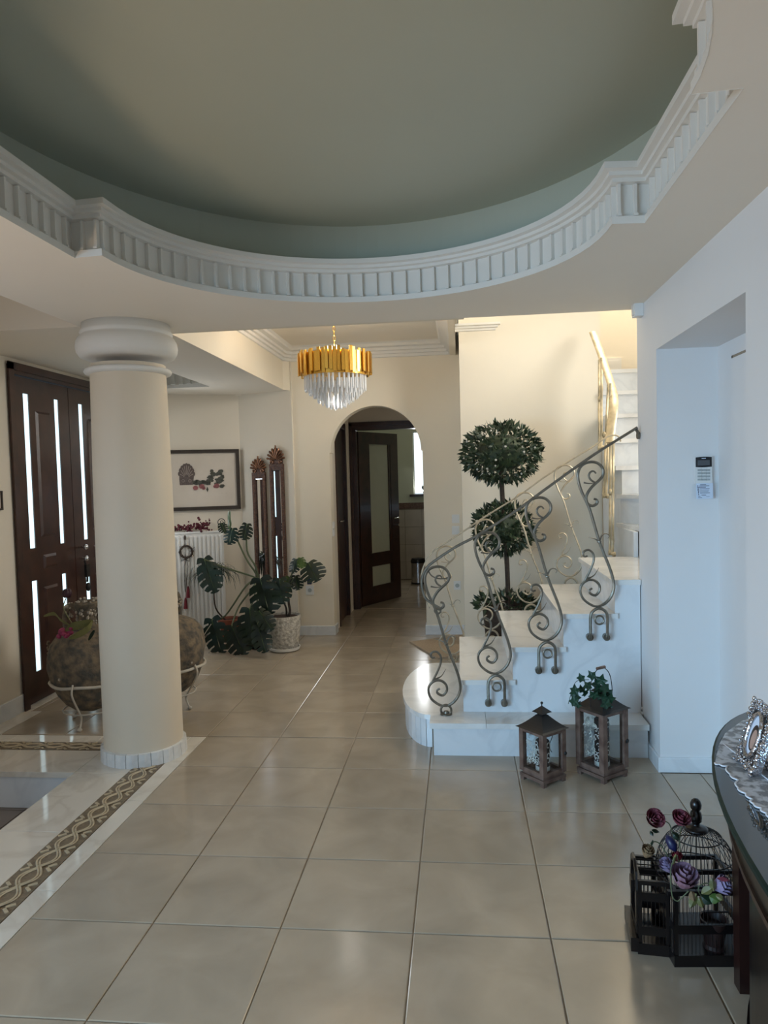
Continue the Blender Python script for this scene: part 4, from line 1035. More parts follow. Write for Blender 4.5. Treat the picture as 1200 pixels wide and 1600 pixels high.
# ------------------------------------------------------------------ amphorae in ring stands
def amphora(loc, label, rz, sq=1., flowers=False):
    r = thing('amphora', label, 'amphora', (0,0,0), 'old clay amphorae behind the column')
    pr = [(0,.085),(.05,.087),(.10,.105),(.155,.15),(.195,.21),(.228,.29),(.245,.38),(.243,.45),(.225,.52),(.185,.575),(.125,.605),(.075,.62),(.062,.64),(.058,.69)]
    b = MB(); b.lathe(pr, (0,0,0), 40, cap=False); rr = random.Random(int(rz*10)+3)
    b.v = [(x*(1+.03*math.sin(5*math.atan2(y,x)+z*9)+rr.gauss(0,.006)), y*(1+.03*math.sin(5*math.atan2(y,x)+z*9)+rr.gauss(0,.006)), z) for x,y,z in b.v]
    b.build('body','amph',r,smooth='all')
    MB().lathe([(.058,.68),(.060,.72),(.074,.745),(.080,.77),(.070,.785),(.05,.78),(.045,.70)], (0,0,0), 24).build('neck','amph',r,smooth=True)
    for s in (-1,1):
        b = MB(); b.tube(spline([(s*.055,0,.725),(s*.10,0,.76),(s*.13,0,.72),(s*.135,0,.65),(s*.13,0,.59)],5), .019, 8, flat=.7, up=(0,1,0)); b.build('handle','amph',r,smooth='all')
    b = MB(); b.tube([(.238*math.cos(2*PI*k/36), .238*math.sin(2*PI*k/36), .285+.004*math.sin(k)) for k in range(36)], .010, 6, closed=True); s_ = b.build('stand_ring','rope',r,smooth='all')
    for k in range(3):
        a = 2*PI*k/3+.35; c, s = math.cos(a), math.sin(a)
        b = MB(); b.tube(spline([(.245*c,.245*s,.31),(.265*c,.265*s,.26),(.235*c,.235*s,.20),(.17*c,.17*s,.11),(.15*c,.15*s,.07),(.18*c,.18*s,.012)],5), .0065, 6); b.ball((.182*c,.182*s,.012), .016,.016,.012); b.build('stand_leg','rope',r,smooth='all')
    b = MB(); b.tube([(.17*math.cos(2*PI*k/24), .17*math.sin(2*PI*k/24), .10) for k in range(24)], .005, 6, closed=True); b.build('lower_ring','rope',r,smooth='all')
    b = MB()
    for i in range(150):
        a = rr.uniform(0,2*PI); z = rr.choice([rr.uniform(.64,.80), rr.uniform(.64,.80), rr.uniform(.12,.34)])
        R_ = .062 if z > .6 else .10+.55*(z-.10)
        b.ball((R_*1.02*math.cos(a), R_*1.02*math.sin(a), z), rr.uniform(.005,.013), n=5, m=4)
    for s in (-1,1):
        for i in range(30): b.ball((s*(.115+rr.gauss(0,.014)), rr.gauss(0,.014), rr.uniform(.66,.77)), rr.uniform(.005,.012), n=5, m=4)
    b.build('crust','crust',r,kind='stuff')
    r.location = loc; r.rotation_euler = (0,0,rz); return r
am1 = amphora((-2.375,4.36,0), 'encrusted clay amphora with flowers at its neck, left of the column', .25)
am2 = amphora((-1.99,4.70,0), 'encrusted clay amphora mostly hidden, showing right of the column', 1.3); 
b = MB(); rr = random.Random(6)
for i in range(18):
    a = i*.35; b.ball((am1.location.x-.235+.008*math.sin(i*2.2), am1.location.y-.06, .33+.012*i), .012,.012,.010,6,4)
cr_ = b.build('chain','amph',kind='stuff'); tag(cr_, 'knobbly cord hanging down the left amphora', 'cord')
FY = 4.16
def stalk_part(par, pts, r, m): b = MB(); b.tube(spline(pts,5), r, 5); b.build('stalk', m, par, smooth=True)
tl_ = thing('tulip', 'dark closed tulip standing up out of the left amphora', 'flower', tuple(at(115,978,FY)))
stalk_part(tl_, [at(115,978,FY),at(104,960,FY),at(99,948,FY),at(103,935,FY)], .003, 'olive')
b = MB(); c = at(105,927,FY)
for k in range(5): a = 2*PI*k/5; b.ball((c.x+.012*math.cos(a), c.y+.012*math.sin(a), c.z), .017,.017,.028,8,6)
b.build('bloom','tulip',tl_,smooth=True)
pk = thing('pink_rose', 'magenta fabric flower drooping over the shoulder of the left amphora', 'flower', tuple(at(101,994,FY)))
b = MB(); c = at(102,989,4.10); rr = random.Random(9)
for k in range(14): b.ball((c.x+rr.gauss(0,.018), c.y+rr.gauss(0,.012), c.z+rr.gauss(0,.014)), .017,.013,.015,7,5)
b.build('bloom','pink',pk,smooth=True); stalk_part(pk, [at(107,989,FY),at(118,982,FY),at(125,985,FY+.05)], .003, 'olive')
def strap(par, pts, w, m, name='leaf'):
    q = spline(pts,5); n_ = len(q); b = MB()
    for i in range(n_-1):
        w0 = w*math.sin(PI*min(1,(i+.3)/(n_-.5)))**.6; w1 = w*math.sin(PI*min(1,(i+1.3)/(n_-.5)+.0))**.6 if i < n_-2 else .001
        up = Vector((0,-.5,1)); b.quad(q[i]-up*w0, q[i]+up*w0, q[i+1]+up*w1, q[i+1]-up*w1)
    return b.build(name, m, par, smooth='all')
ol = thing('leaf_spray', 'olive yellow leaves lying across the shoulder of the left amphora', 'foliage', tuple(at(125,985,FY)))
strap(ol, [at(68,963,4.12),at(85,959,4.12),at(95,969,4.12),at(112,978,4.12)], .014, 'olive')
strap(ol, [at(100,990,4.10),at(112,980,4.10),at(130,975,4.10),at(146,970,4.12)], .026, 'olive')
strap(ol, [at(108,998,4.09),at(122,992,4.09),at(138,982,4.10),at(145,970,4.12)], .020, 'olive')
strap(ol, [at(134,960,4.14),at(140,975,4.14),at(147,990,4.14)], .016, 'leaf')
strap(ol, [at(138,1000,4.14),at(143,992,4.14),at(148,985,4.14)], .014, 'leaf')

# ------------------------------------------------------------------ chandelier
cc = Vector((-.885,5.30,0)); zr0, zr1 = 2.29, 2.43
ch = thing('chandelier', 'round chandelier of gold bars over tiers of crystal rods', 'chandelier', (cc.x,cc.y,2.03))
rr = random.Random(12)
bar_ = MB(); bar_.box(-.5,-.5,-.5,.5,.5,.5); barm = proto(bar_,'gold_bar_mesh','gold')
NBAR = 58
for k in range(NBAR):
    a = 2*PI*k/NBAR; R_ = .258+(.012 if k % 2 else -.002)+rr.uniform(-.003,.003); h = .145+rr.uniform(-.012,.035); z = (zr0+zr1)/2+rr.uniform(-.012,.014)
    piece('gold_bar', barm, ch, (cc.x+R_*math.cos(a), cc.y+R_*math.sin(a), z), rot=(0,0,a), scale=(.010,.023,h))
MB().lathe([(.235,2.27),(.243,2.27),(.243,2.43),(.235,2.43)], cc, 40).build('ring_frame','gold',ch,smooth=True)
b = MB()
for k in range(6): a = PI*k/6; b.bar((cc.x+.24*math.cos(a),cc.y+.24*math.sin(a),2.425),(cc.x-.24*math.cos(a),cc.y-.24*math.sin(a),2.425),.012)
b.lathe([(0,2.41),(.03,2.41),(.03,2.45),(.012,2.47),(0,2.48)], cc, 16); b.build('spider_frame','gold',ch)
rod = MB(); rod.tube([(0,0,0),(0,0,-.10)], .0085, 6); rod.tube([(0,0,-.10),(0,0,-.112)], [.0085,.003], 6); rodm = proto(rod,'crystal_rod_mesh','crystal')
nail = MB(); nail.ball((0,0,0), .004, n=6, m=4); 
n0 = 0
for R_, z, cnt in ((.222,2.275,38),(.192,2.245,32),(.160,2.22,26),(.130,2.195,22),(.100,2.175,17),(.070,2.155,12),(.042,2.142,8),(.015,2.135,3)):
    for k in range(cnt):
        a = 2*PI*(k+.3*rr.random())/cnt; piece('crystal_rod', rodm, ch, (cc.x+R_*math.cos(a), cc.y+R_*math.sin(a), z+rr.uniform(-.006,.01)))
b = MB(); b.tube([(cc.x,cc.y,2.48),(cc.x,cc.y,2.53)], .004, 6); b.build('hook','gold',ch)
cl = bpy.data.lights.new('hall_fill_light', 'POINT'); cl.energy = 12; cl.color = (1, .95, .86); cl.shadow_soft_size = .07  # added point light to brighten the hall; the chandelier is unlit
co = bpy.data.objects.new('hall_fill_light', cl); COL.objects.link(co); co.location = (cc.x, cc.y, 2.50)
c2 = co.copy(); c2.data = cl.copy(); c2.data.energy = 5; c2.data.shadow_soft_size = .02; COL.objects.link(c2); c2.location = (cc.x, cc.y, 2.085)  # second added light, low among the rods, brightens crystals and floor
for k in range(8):
    b = MB(); z = 2.52+.034*k; ax = (1,0,0) if k % 2 else (0,1,0)
    b.tube([Vector((cc.x,cc.y,z))+Vector(ax)*(.008*math.cos(t))+Vector((0,0,.020*math.sin(t))) for t in [2*PI*i/12 for i in range(12)]], .0025, 5, closed=True); b.build('chain_link','gold',ch,smooth='all')
b = MB(); b.lathe([(0,2.76),(.03,2.765),(.055,2.79),(.055,2.80),(0,2.80)], cc, 24); b.build('ceiling_rose','gold',ch,smooth=True)

# ------------------------------------------------------------------ lanterns by the stairs
def lantern(loc, rz, w, hb, label, small):
    r = thing('lantern', label, 'lantern', (0,0,0), 'wooden lanterns beside the first step')
    h = w/2; p = .013 if small else .0145
    b = MB(); b.box(-h-.012,-h-.012,.018,h+.012,h+.012,.034)
    for sx in (-1,1):
        for sy in (-1,1): b.box(sx*(h+.010)-.022*(sx>0),sy*(h+.010)-.022*(sy>0),0,sx*(h+.010)+.022*(sx<0),sy*(h+.010)+.022*(sy<0),.018)
    b.build('base','lantern',r)
    MB().box(-h-.002,-h-.002,.034,h+.002,h+.002,.048).build('floor_plate','lantern',r)
    for sx in (-1,1):
        for sy in (-1,1): MB().box(sx*h-p,sy*h-p,.048,sx*h+p,sy*h+p,hb).build('post','lantern',r)
    for z0,z1 in ((.048,.066),(hb-.02,hb)):
        for s in (-1,1):
            MB().box(-h+p,s*h-p*.8,z0,h-p,s*h+p*.8,z1).build('rail','lantern',r); MB().box(s*h-p*.8,-h+p,z0,s*h+p*.8,h-p,z1).build('rail','lantern',r)
    for s in (-1,1):
        MB().box(-h+p,s*h-.001,.066,h-p,s*h+.001,hb-.02).build('glass_pane','glass',r); MB().box(s*h-.001,-h+p,.066,s*h+.001,h-p,hb-.02).build('glass_pane','glass',r)
    e = h+.026; rf = MB(); n_ = 6; H = .062 if small else .066; rings = []
    for i in range(n_+1):
        t = i/n_; s = e*(1-t)+(.30*h)*t; z = hb+H*(t**1.35); rings.append((s,z))
    vs = []; fs = []
    for s,z in rings: vs += [(-s,-s,z),(s,-s,z),(s,s,z),(-s,s,z)]
    for i in range(n_):
        for k in range(4): fs.append((i*4+k, i*4+(k+1)%4, i*4+4+(k+1)%4, i*4+4+k))
    fs.append((3,2,1,0)); fs.append(tuple(n_*4+k for k in range(4))); rf.add(vs, fs); rf.build('roof','black_metal',r)
    b = MB(); s = .24*h; b.box(-s,-s,hb+H-.002,s,s,hb+H+.014); e2 = .52*h; b.add([(-e2,-e2,hb+H+.014),(e2,-e2,hb+H+.014),(e2,e2,hb+H+.014),(-e2,e2,hb+H+.014),(0,0,hb+H+.045)], [(3,2,1,0),(0,1,4),(1,2,4),(2,3,4),(3,0,4)])
    b.build('cap','black_metal',r)
    if small:
        b = MB(); b.tube([(0,0,hb+H+.04),(0,0,hb+H+.055)], .003, 6); b.ball((0,0,hb+H+.058), .007); b.build('finial','black_metal',r,smooth=True)
        b = MB(); b.tube(spline([(h+p,-.01,hb-.02),(h+p+.012,.02,hb*.72),(h+p+.016,.045,hb*.5),(h+p+.006,.02,hb*.42)],5), .002, 5); b.build('hanging_wire','black_metal',r,smooth=True)
    else:
        q = spline([(-h,0,hb+.0),(-h-.004,0,hb+.09),(-h*.75,0,hb+.165),(0,0,hb+.20),(h*.75,0,hb+.165),(h+.004,0,hb+.09),(h,0,hb+.0)],6); b = MB(); b.tube(q, .0022, 5); hd = b.build('handle','black_metal',r,smooth=True)
        b = MB(); b.tube([(-.028,0,hb+.197),(.028,0,hb+.197)], .008, 8); b.build('grip','lantern',hd,smooth=True)
    b = MB(); b.box(h-.010+p,-h+.0,hb*.52,h+p+.006,-h+.022,hb*.56) if small else b.box(-.006+h,-h-p-.006,hb*.50,h+.010,-h-p+.002,hb*.54)
    b.ball((h+p*.3,-h-p-.004,hb*.53), .008,.006,.010); b.build('latch','black_metal',r)
    # dark candle with white scroll decoration
    cr = .034 if small else .036; chh = hb*(.74 if small else .82)
    cd = thing('candle', 'dark candle with white scrollwork inside the %s lantern' % ('short' if small else 'tall'), 'candle', (0,0,.048))
    MB().lathe([(0,.048),(cr,.048),(cr,chh),(cr*.8,chh+.006),(0,chh)], (0,0,0), 24).build('body','candle',cd,smooth=True)
    rr = random.Random(4 if small else 5); b = MB()
    for s in range(22):
        a0 = 2*PI*s/7+.3; z0 = .07+(chh-.1)*((s*37)%22)/22+.015; sg = 1 if s % 2 else -1
        q = []
        for i in range(16):
            t = i/15*5.5; rad_ = .016*(1-t/7); q.append(((cr+.001)*math.cos(a0+sg*rad_*math.cos(t)/cr), (cr+.001)*math.sin(a0+sg*rad_*math.cos(t)/cr), z0+rad_*math.sin(t)*1.4))
        b.tube(q, .0026, 4)
    b.build('scroll_decoration','plaster',cd,kind='stuff')
    b = MB(); b.lathe([(cr+.001,.052),(cr+.001,.075)], (0,0,0), 24, cap=False); b.build('white_band','plaster',cd)
    b = MB(); b.tube([(0,0,chh),(0,0,chh+.012)], .0012, 5); b.build('wick','black_metal',cd)
    # white filigree on the back panes
    b = MB()
    for i in range(26):
        c = (rr.uniform(-h*.6,h*.6), rr.uniform(.09,hb*.8)); q = [(c[0]+.011*(1-t/7)*math.cos(t), h-.003, c[1]+.014*(1-t/7)*math.sin(t)) for t in [k*.55 for k in range(10)]]; b.tube(q, .0019, 4)
        q = [(-h+.003, y_, z_) for (y_,_,z_) in [(a_,0,c_) for a_,_,c_ in q]]; b.tube(q, .0019, 4)
    b.build('pane_filigree','plaster',r,kind='stuff')
    for o in (r, cd): o.location = Vector(loc)+(Vector((0,0,.048)) if o is cd else Vector((0,0,0))); o.rotation_euler = (0,0,rz)
    return r, cd
# the candles are built around the origin; bring their bodies down to their own base
l1_, c1_ = lantern((.385,3.58,0), math.radians(40), .135, .265, 'short wooden lantern with black roof and ball finial before the first step', True)
l2_, c2_ = lantern((.685,3.65,0), math.radians(38), .150, .345, 'tall wooden lantern with ivy and wire handle, nearer the right wall', False)
# ivy laid over the tall lantern
iv = thing('ivy_sprig', 'artificial ivy sprig lying over the roof of the tall lantern', 'ivy', tuple(at(925,1085,3.62)))
vn = [[(888,1100),(893,1082),(898,1068),(905,1063),(920,1062)], [(897,1090),(905,1080),(918,1072),(928,1066)], [(905,1082),(925,1078),(945,1085),(955,1098)], [(935,1068),(938,1080),(950,1092)], [(892,1086),(897,1094),(900,1100)]]
for v in vn: b = MB(); b.tube(spline([at(x,y,3.61) for x,y in v],4), .0016, 5); b.build('vine','ivy',iv,smooth=True)
lf_ = MB(); star = []
for k in range(10): a = PI/2+2*PI*k/10; r_ = (1. if k % 2 == 0 else .62)*(1.2 if k == 0 else 1); star.append((r_*math.cos(a), r_*math.sin(a), .12*(k%2)))
lf_.add(star+[(0,0,-.05)], [(k,(k+1)%10,10) for k in range(10)]); lfm = proto(lf_,'ivy_leaf_mesh','ivy')
rr = random.Random(31)
spots = [(908,1060,9),(925,1056,10),(940,1063,12),(932,1070,13),(918,1072,10),(945,1075,12),(898,1079,10),(909,1077,9),(914,1083,9),(895,1082,8),(900,1090,10),(897,1096,10),(935,1080,13),(948,1083,14),(942,1092,14),(952,1092,13),(946,1100,12),(936,1098,12),(950,1104,10),(928,1086,11),(903,1101,8),(957,1115,6)]
for x,y,s in spots:
    p = at(x,y,3.60+rr.uniform(-.04,.03)); k = s*.85/1129*3.6*1.0
    piece('leaf', lfm, iv, p, rot=(PI/2+rr.uniform(-.7,.5), rr.uniform(-.8,.8), rr.uniform(-.6,.6)), scale=(k,k,k))

# ------------------------------------------------------------------ half-oval table with glass top
TCX, TCY, TA, TB, TZ = .975, 1.10, .475, 1.15, .80
def half(a, b_, n_=40): return [(TCX-a*math.sin(PI*k/n_), TCY-b_*math.cos(PI*k/n_)) for k in range(n_+1)]
tb = thing('console_table', 'dark half-oval console table with tinted glass top against right wall', 'table', (.8,1.2,0))
o_ = half(TA,TB); i_ = half(TA-.006,TB-.006)
b = MB(); n_ = len(o_); k0 = len(o_)
b.k = 0; b.prism(i_[::1][::-1], TZ-.001, TZ)
b.k = 1
vs = [(x,y,TZ-.012) for x,y in o_]+[(x,y,TZ-.003) for x,y in o_]+[(x,y,TZ) for x,y in i_]
fs = []
for i in range(n_-1): fs += [(i,i+1,n_+i+1,n_+i)[::-1],(n_+i,n_+i+1,2*n_+i+1,2*n_+i)[::-1]]
b.add(vs, fs); b.build('glass_top', ['tabletop','glassedge'], tb)
b = MB(); b.prism(half(TA-.022,TB-.025)[::-1], TZ-.042, TZ-.0125); b.build('wood_top','wood_black',tb)
b = MB(); P_ = half(TA-.040,TB-.045); 
for q_, z0, z1, nm, m_ in ((P_, TZ-.125, TZ-.042, 'apron', 'wood_black'),(half(TA-.034,TB-.038), TZ-.133, TZ-.121, 'apron_bead', 'leg_wood')):
    b = MB(); inn = [(TCX-(TCX-x)*.94, TCY+(y-TCY)*.975) for x,y in q_]; m2 = len(q_)
    for i in range(m2-1): b.prism([q_[i],inn[i],inn[i+1],q_[i+1]], z0, z1)
    b.build(nm, m_, tb)
lx, ly, w_ = .797, 2.13, .028
b = MB(); b.prism([(lx-w_,ly-w_),(lx+w_,ly-w_),(lx+w_,ly+w_),(lx-w_,ly+w_)], .0, TZ-.10)
b.v = [(lx+(x-lx)*(.8 if z < .1 else 1.0), ly+(y-ly)*(.8 if z < .1 else 1.0), z) for x,y,z in b.v]; b.build('leg','leg_wood',tb)
b = MB(); b.prism(half(TA-.105,TB-.055)[::-1], .0, TZ-.10); b.build('pedestal','wood_black',tb)
b = MB(); b.prism(half(TA-.098,TB-.045)[::-1], .0, .05); b.build('plinth','wood_black',tb)
# lace cloth
def lace_edge(n_=64):
    pts = [at(x,y,1) for x,y in ()]; return pts
def topP(x, y, z=TZ+.0015): d = ray(x,y); return CP+d*((z-CH)/d.z)
edge_px = [(1117,1193),(1124,1195),(1137,1198),(1141,1211),(1154,1220),(1153,1232),(1166,1241),(1176,1250),(1178,1257),(1190,1264),(1198,1272),(1209,1281),(1214,1292),(1228,1300),(1240,1316)]
E_ = [topP(x,y) for x,y in edge_px]
lc = thing('lace_runner', 'white lace runner with scalloped edge lying on the glass table top', 'lace cloth', (.8,1.5,TZ))
edge = []
for a, c in zip(E_[:-1], E_[1:]):
    for k in range(6): t = k/6; q = a.lerp(c,t); d = (c-a); nn = Vector((-d.y,d.x,0)).normalized(); edge.append(q-nn*(.006*math.sin(PI*t)))
edge.append(E_[-1])
far = [(TCX-.005, TCY+TB*.985),(.90,2.16),(.80,2.10),(.715,2.02),(.672,1.955)]
poly = [(p.x,p.y) for p in edge]; 
outer = poly + [(.97, poly[-1][1]-.02), (.97, 2.22), (.86, 2.165), (.78, 2.10), (.70, 2.00), (.655, 1.915)]
import bmesh as _bm
cl = fill(outer, [], TZ+.0022, 'cloth', 'lace'); cl.parent = lc; cl.location = -worldloc(lc)
b = MB(); b.tube([p+Vector((0,0,.0015)) for p in edge], .0022, 5); b.build('scalloped_hem','lace_edge',lc,smooth='all')
b = MB(); drop = [(.655,1.915),(.635,1.875),(.625,1.845),(.612,1.80)]    # corner hanging over the rim
top_ = [Vector((x,y,TZ+.002)) for x,y in ((.70,2.0),(.672,1.955),(.650,1.905),(.630,1.865),(.612,1.80))]
low_ = [Vector((p.x-.006, p.y-.0, TZ-(.015+.05*math.sin(PI*(i+.6)/5.2)))) for i, p in enumerate(top_)]
for i in range(4): b.quad(low_[i], low_[i+1], top_[i+1], top_[i])
b.build('hanging_corner','lace',lc)
b = MB(); b.tube(low_, .002, 5); b.build('scalloped_hem','lace_edge',lc,smooth='all')
b = MB(); q = [topP(x,y,TZ+.003) for x,y in ((1130,1162),(1148,1176),(1165,1190),(1178,1200),(1192,1212),(1205,1222))]; b.tube(q, .0016, 5); b.build('woven_ridge','lace_edge',lc,smooth='all')

# silver photograph frames on the cloth
def photo_frame(name, label, bl, br, H, lean, tw, oval):
    BL, BR = Vector(bl), Vector(br); u = (BR-BL); Wd = u.length; u.normalize(); n0_ = Vector((u.y,-u.x,0)); up = (Vector((0,0,1))*math.cos(lean)-n0_*math.sin(lean)).normalized(); nn = u.cross(up)
    r = thing(name, label, 'photo frame', tuple((BL+BR)/2))
    def P(x, z, o=0.): return BL+u*x+up*z+nn*o
    b = MB(); f = tw
    b.obox(P(Wd/2,H/2,-.006), u*(Wd/2-.004), nn*.004, up*(H/2-.004)); b.build('backing','silver',r)
    b = MB()
    for (x0,z0,x1,z1) in ((0,0,f,H),(Wd-f,0,Wd,H),(f,0,Wd-f,f),(f,H-f,Wd-f,H)): b.obox(P((x0+x1)/2,(z0+z1)/2,.003), u*(x1-x0)/2, nn*.006, up*(z1-z0)/2)
    b.build('moulding','silver',r)
    rr = random.Random(int(H*1000)); b = MB(); per = int(2*(Wd+H)/.0055)
    for i in range(per):
        t = i/per*2*(Wd+H)
        if t < Wd: x, z = t, 0
        elif t < Wd+H: x, z = Wd, t-Wd
        elif t < 2*Wd+H: x, z = 2*Wd+H-t, H
        else: x, z = 0, 2*(Wd+H)-t
        b.ball(tuple(P(x+rr.gauss(0,.003), z+rr.gauss(0,.003), .008+rr.uniform(0,.005))), rr.uniform(.0025,.0055), n=6, m=4)
        if oval: b.ball(tuple(P(Wd/2+(x-Wd/2)*.8+rr.gauss(0,.004), H/2+(z-H/2)*.84+rr.gauss(0,.004), .008)), rr.uniform(.002,.0042), n=6, m=4)
    b.build('cast_ornament','silver',r,smooth='all',kind='stuff')
    if oval:
        ex, ez = Wd*.30, H*.34
        b = MB(); b.tube([P(Wd/2+ex*math.cos(t), H*.50+ez*math.sin(t), .011) for t in [2*PI*k/30 for k in range(30)]], .006, 6, closed=True); b.build('oval_rim','silver',r,smooth='all')
        b = MB(); b.add([P(Wd/2+ex*math.cos(2*PI*k/30), H*.50+ez*math.sin(2*PI*k/30), .0095) for k in range(30)], [tuple(range(30))]); ph = b.build('photograph','card',r)
        b = MB(); b.add([P(Wd*.52+ex*.62*math.cos(2*PI*k/20), H*.46+ez*.60*math.sin(2*PI*k/20), .0100) for k in range(20)], [tuple(range(20))]); b.build('printed_hair','hair',ph)
        b = MB(); b.add([P(Wd*.54+ex*.42*math.cos(2*PI*k/20), H*.44+ez*.45*math.sin(2*PI*k/20), .0104) for k in range(20)], [tuple(range(20))]); b.build('printed_face','portrait',ph)
    else:
        b = MB(); b.obox(P(Wd/2,H/2,.0005), u*(Wd/2-f), nn*.001, up*(H/2-f)); b.build('picture_glass','mirror',r)
    b = MB(); b.bar(P(Wd*.5,H*.6,-.01), Vector(P(Wd*.5,0,0))-nn*.09*1.0+Vector((0,0,-.0)), .014, .004); b.build('strut','silver',r)
    return r
bl = topP(1156,1186,TZ+.006); br = topP(1183,1212,TZ+.006)
def zlen(p, y): d = ray(*y); return None
photo_frame('photo_frame', 'ornate silver photo frame with oval portrait at the end of the table', bl, br, .155, .30, .012, True)
bl2 = topP(1190,1185,TZ+.006); br2 = bl2+(br-bl).normalized()*.19
photo_frame('photo_frame', 'large silver photo frame cut by the right picture edge', bl2, br2, .215, .30, .016, False)

# ------------------------------------------------------------------ bird cages
def cage_box(par, c, w, d, h, z0, rz, wires, m='wood_black', band=None, top=True):
    cs, sn = math.cos(rz), math.sin(rz)
    def W_(x, y, z): return Vector((c[0]+x*cs-y*sn, c[1]+x*sn+y*cs, z0+z))
    ax, ay = Vector((cs,sn,0)), Vector((-sn,cs,0))
    b = MB(); b.obox(W_(0,0,.018), ax*(w/2+.008), ay*(d/2+.008), Vector((0,0,.018))); b.build('base_tray',m,par)
    for sx in (-1,1):
        for sy in (-1,1): b = MB(); b.obox(W_(sx*w/2,sy*d/2,h/2), ax*.006, ay*.006, Vector((0,0,h/2))); b.build('corner_post',m,par)
    for z in ([h-.006] if top else [])+(band or []):
        for s in (-1,1):
            b = MB(); b.obox(W_(0,s*d/2,z), ax*(w/2), ay*.005, Vector((0,0,.007 if z > h*.9 else .014))); b.build('rail',m,par)
            b = MB(); b.obox(W_(s*w/2,0,z), ax*.005, ay*(d/2), Vector((0,0,.007 if z > h*.9 else .014))); b.build('rail',m,par)
    b = MB()
    nx, ny = int(w/.0115), int(d/.0115)
    for i in range(1,nx):
        for s in (-1,1): b.tube([W_(-w/2+w*i/nx,s*d/2,.03), W_(-w/2+w*i/nx,s*d/2,h)], wires, 4)
    for i in range(1,ny):
        for s in (-1,1): b.tube([W_(s*w/2,-d/2+d*i/ny,.03), W_(s*w/2,-d/2+d*i/ny,h)], wires, 4)
    b.build('wire_bars',m,par,kind='stuff')
    return W_, ax, ay
cg = thing('bird_cage', 'domed black wire bird cage with turned wooden finial beside the table', 'bird cage', (.725,2.33,0))
CC = (.725,2.33); WD = .205
W_, ax, ay = cage_box(cg, CC, WD, WD, .235, 0, math.radians(4), .0011, band=[.115])
DZ = .235; DR = .122
for k in range(26):          # dome ribs
    pass
b = MB()
for k in range(40):
    a = 2*PI*k/40; ca, sa = math.cos(a), math.sin(a); q = []
    for i in range(9): t = PI/2*i/8.4; q.append((CC[0]+ca*DR*math.cos(t)**.9, CC[1]+sa*DR*math.cos(t)**.9, DZ+.145*math.sin(t)))
    b.tube(q, .0011, 4)
b.build('dome_wires','wood_black',cg,kind='stuff',smooth='all')
for z, r_ in ((DZ,DR),(DZ+.065,DR*.90),(DZ+.12,DR*.62)):
    b = MB(); b.tube([(CC[0]+r_*math.cos(2*PI*k/36),CC[1]+r_*math.sin(2*PI*k/36),z) for k in range(36)], .0022, 5, closed=True); b.build('dome_hoop','wood_black',cg,smooth='all')
b = MB(); b.obox(W_(0,0,DZ), ax*(WD/2+.022), ay*.006, Vector((0,0,.006))); b.obox(W_(0,-WD/2-.01,DZ), ax*(WD/2+.028), ay*.007, Vector((0,0,.007))); b.build('cross_rail','wood_black',cg,kind='stuff')
zf = DZ+.135
MB().lathe([(0,zf),(.034,zf),(.036,zf+.008),(.026,zf+.014),(.012,zf+.018),(.011,zf+.026),(.017,zf+.032),(.0185,zf+.045),(.016,zf+.060),(.011,zf+.066),(.0165,zf+.074),(.0175,zf+.086),(.013,zf+.098),(.006,zf+.104),(0,zf+.105)], (CC[0],CC[1],0), 24).build('finial','wood_black',cg,smooth='all')
b = MB(); b.obox(W_(.02,-WD/2-.004,.17), ax*.035, ay*.002, Vector((0,0,.002))); b.build('door_rail','wood_black',cg)
cg2 = thing('bird_cage', 'small black gabled wooden cage at the left of the domed cage', 'bird cage', (.575,2.345,0))
c2_ = (.585,2.345); W2, bx_, by_ = cage_box(cg2, c2_, .082, .15, .235, 0, math.radians(-6), .0013, band=[.075,.185])
b = MB()                       # arched side board
arcp = [(-.075,.06),(-.075,.20),(-.055,.25),(-.02,.275),(.02,.275),(.055,.25),(.075,.20),(.075,.06)]
for o0, o1 in ((-.052,-.045),):
    vs = [W2(o0,y_,z_) for y_,z_ in arcp]+[W2(o1,y_,z_) for y_,z_ in arcp]; m_ = len(arcp)
    inn = [(y_*.72, .085+(z_-.06)*.80) for y_,z_ in arcp]; vs += [W2(o0,y_,z_) for y_,z_ in inn]+[W2(o1,y_,z_) for y_,z_ in inn]
    fs = []
    for i in range(m_): j = (i+1)%m_; fs += [(i,j,2*m_+j,2*m_+i),(m_+j,m_+i,3*m_+i,3*m_+j),(j,i,m_+i,m_+j),(2*m_+i,2*m_+j,3*m_+j,3*m_+i)]
    b.add(vs, fs)
b.build('gable_frame','wood_black',cg2)
b = MB(); b.obox(W2(-.058,0,.032), bx_*.012, by_*.088, Vector((0,0,.022))); b.build('front_sill','wood_black',cg2)
b = MB(); b.obox(W2(-.056,-.01,.19), bx_*.006, by_*.02, Vector((0,0,.018))); b.build('door_block','wood_black',cg2)
for k in range(4): b = MB(); b.tube([W2(-.038,-.045+.032*k,.236),W2(.040,-.045+.032*k,.236)], .002, 5); b.build('top_bar','wood_black',cg2)
vz = thing('vase', 'dark red flower pot standing inside the domed cage', 'pot', (.755,2.262,.036))
MB().lathe([(0,.0),(.032,.0),(.034,.006),(.028,.014),(.034,.05),(.040,.08),(.043,.092),(.037,.092),(.032,.07),(0,.07)], (.755,2.262,.036), 28).build('pot','dark_pot',vz,smooth=True)

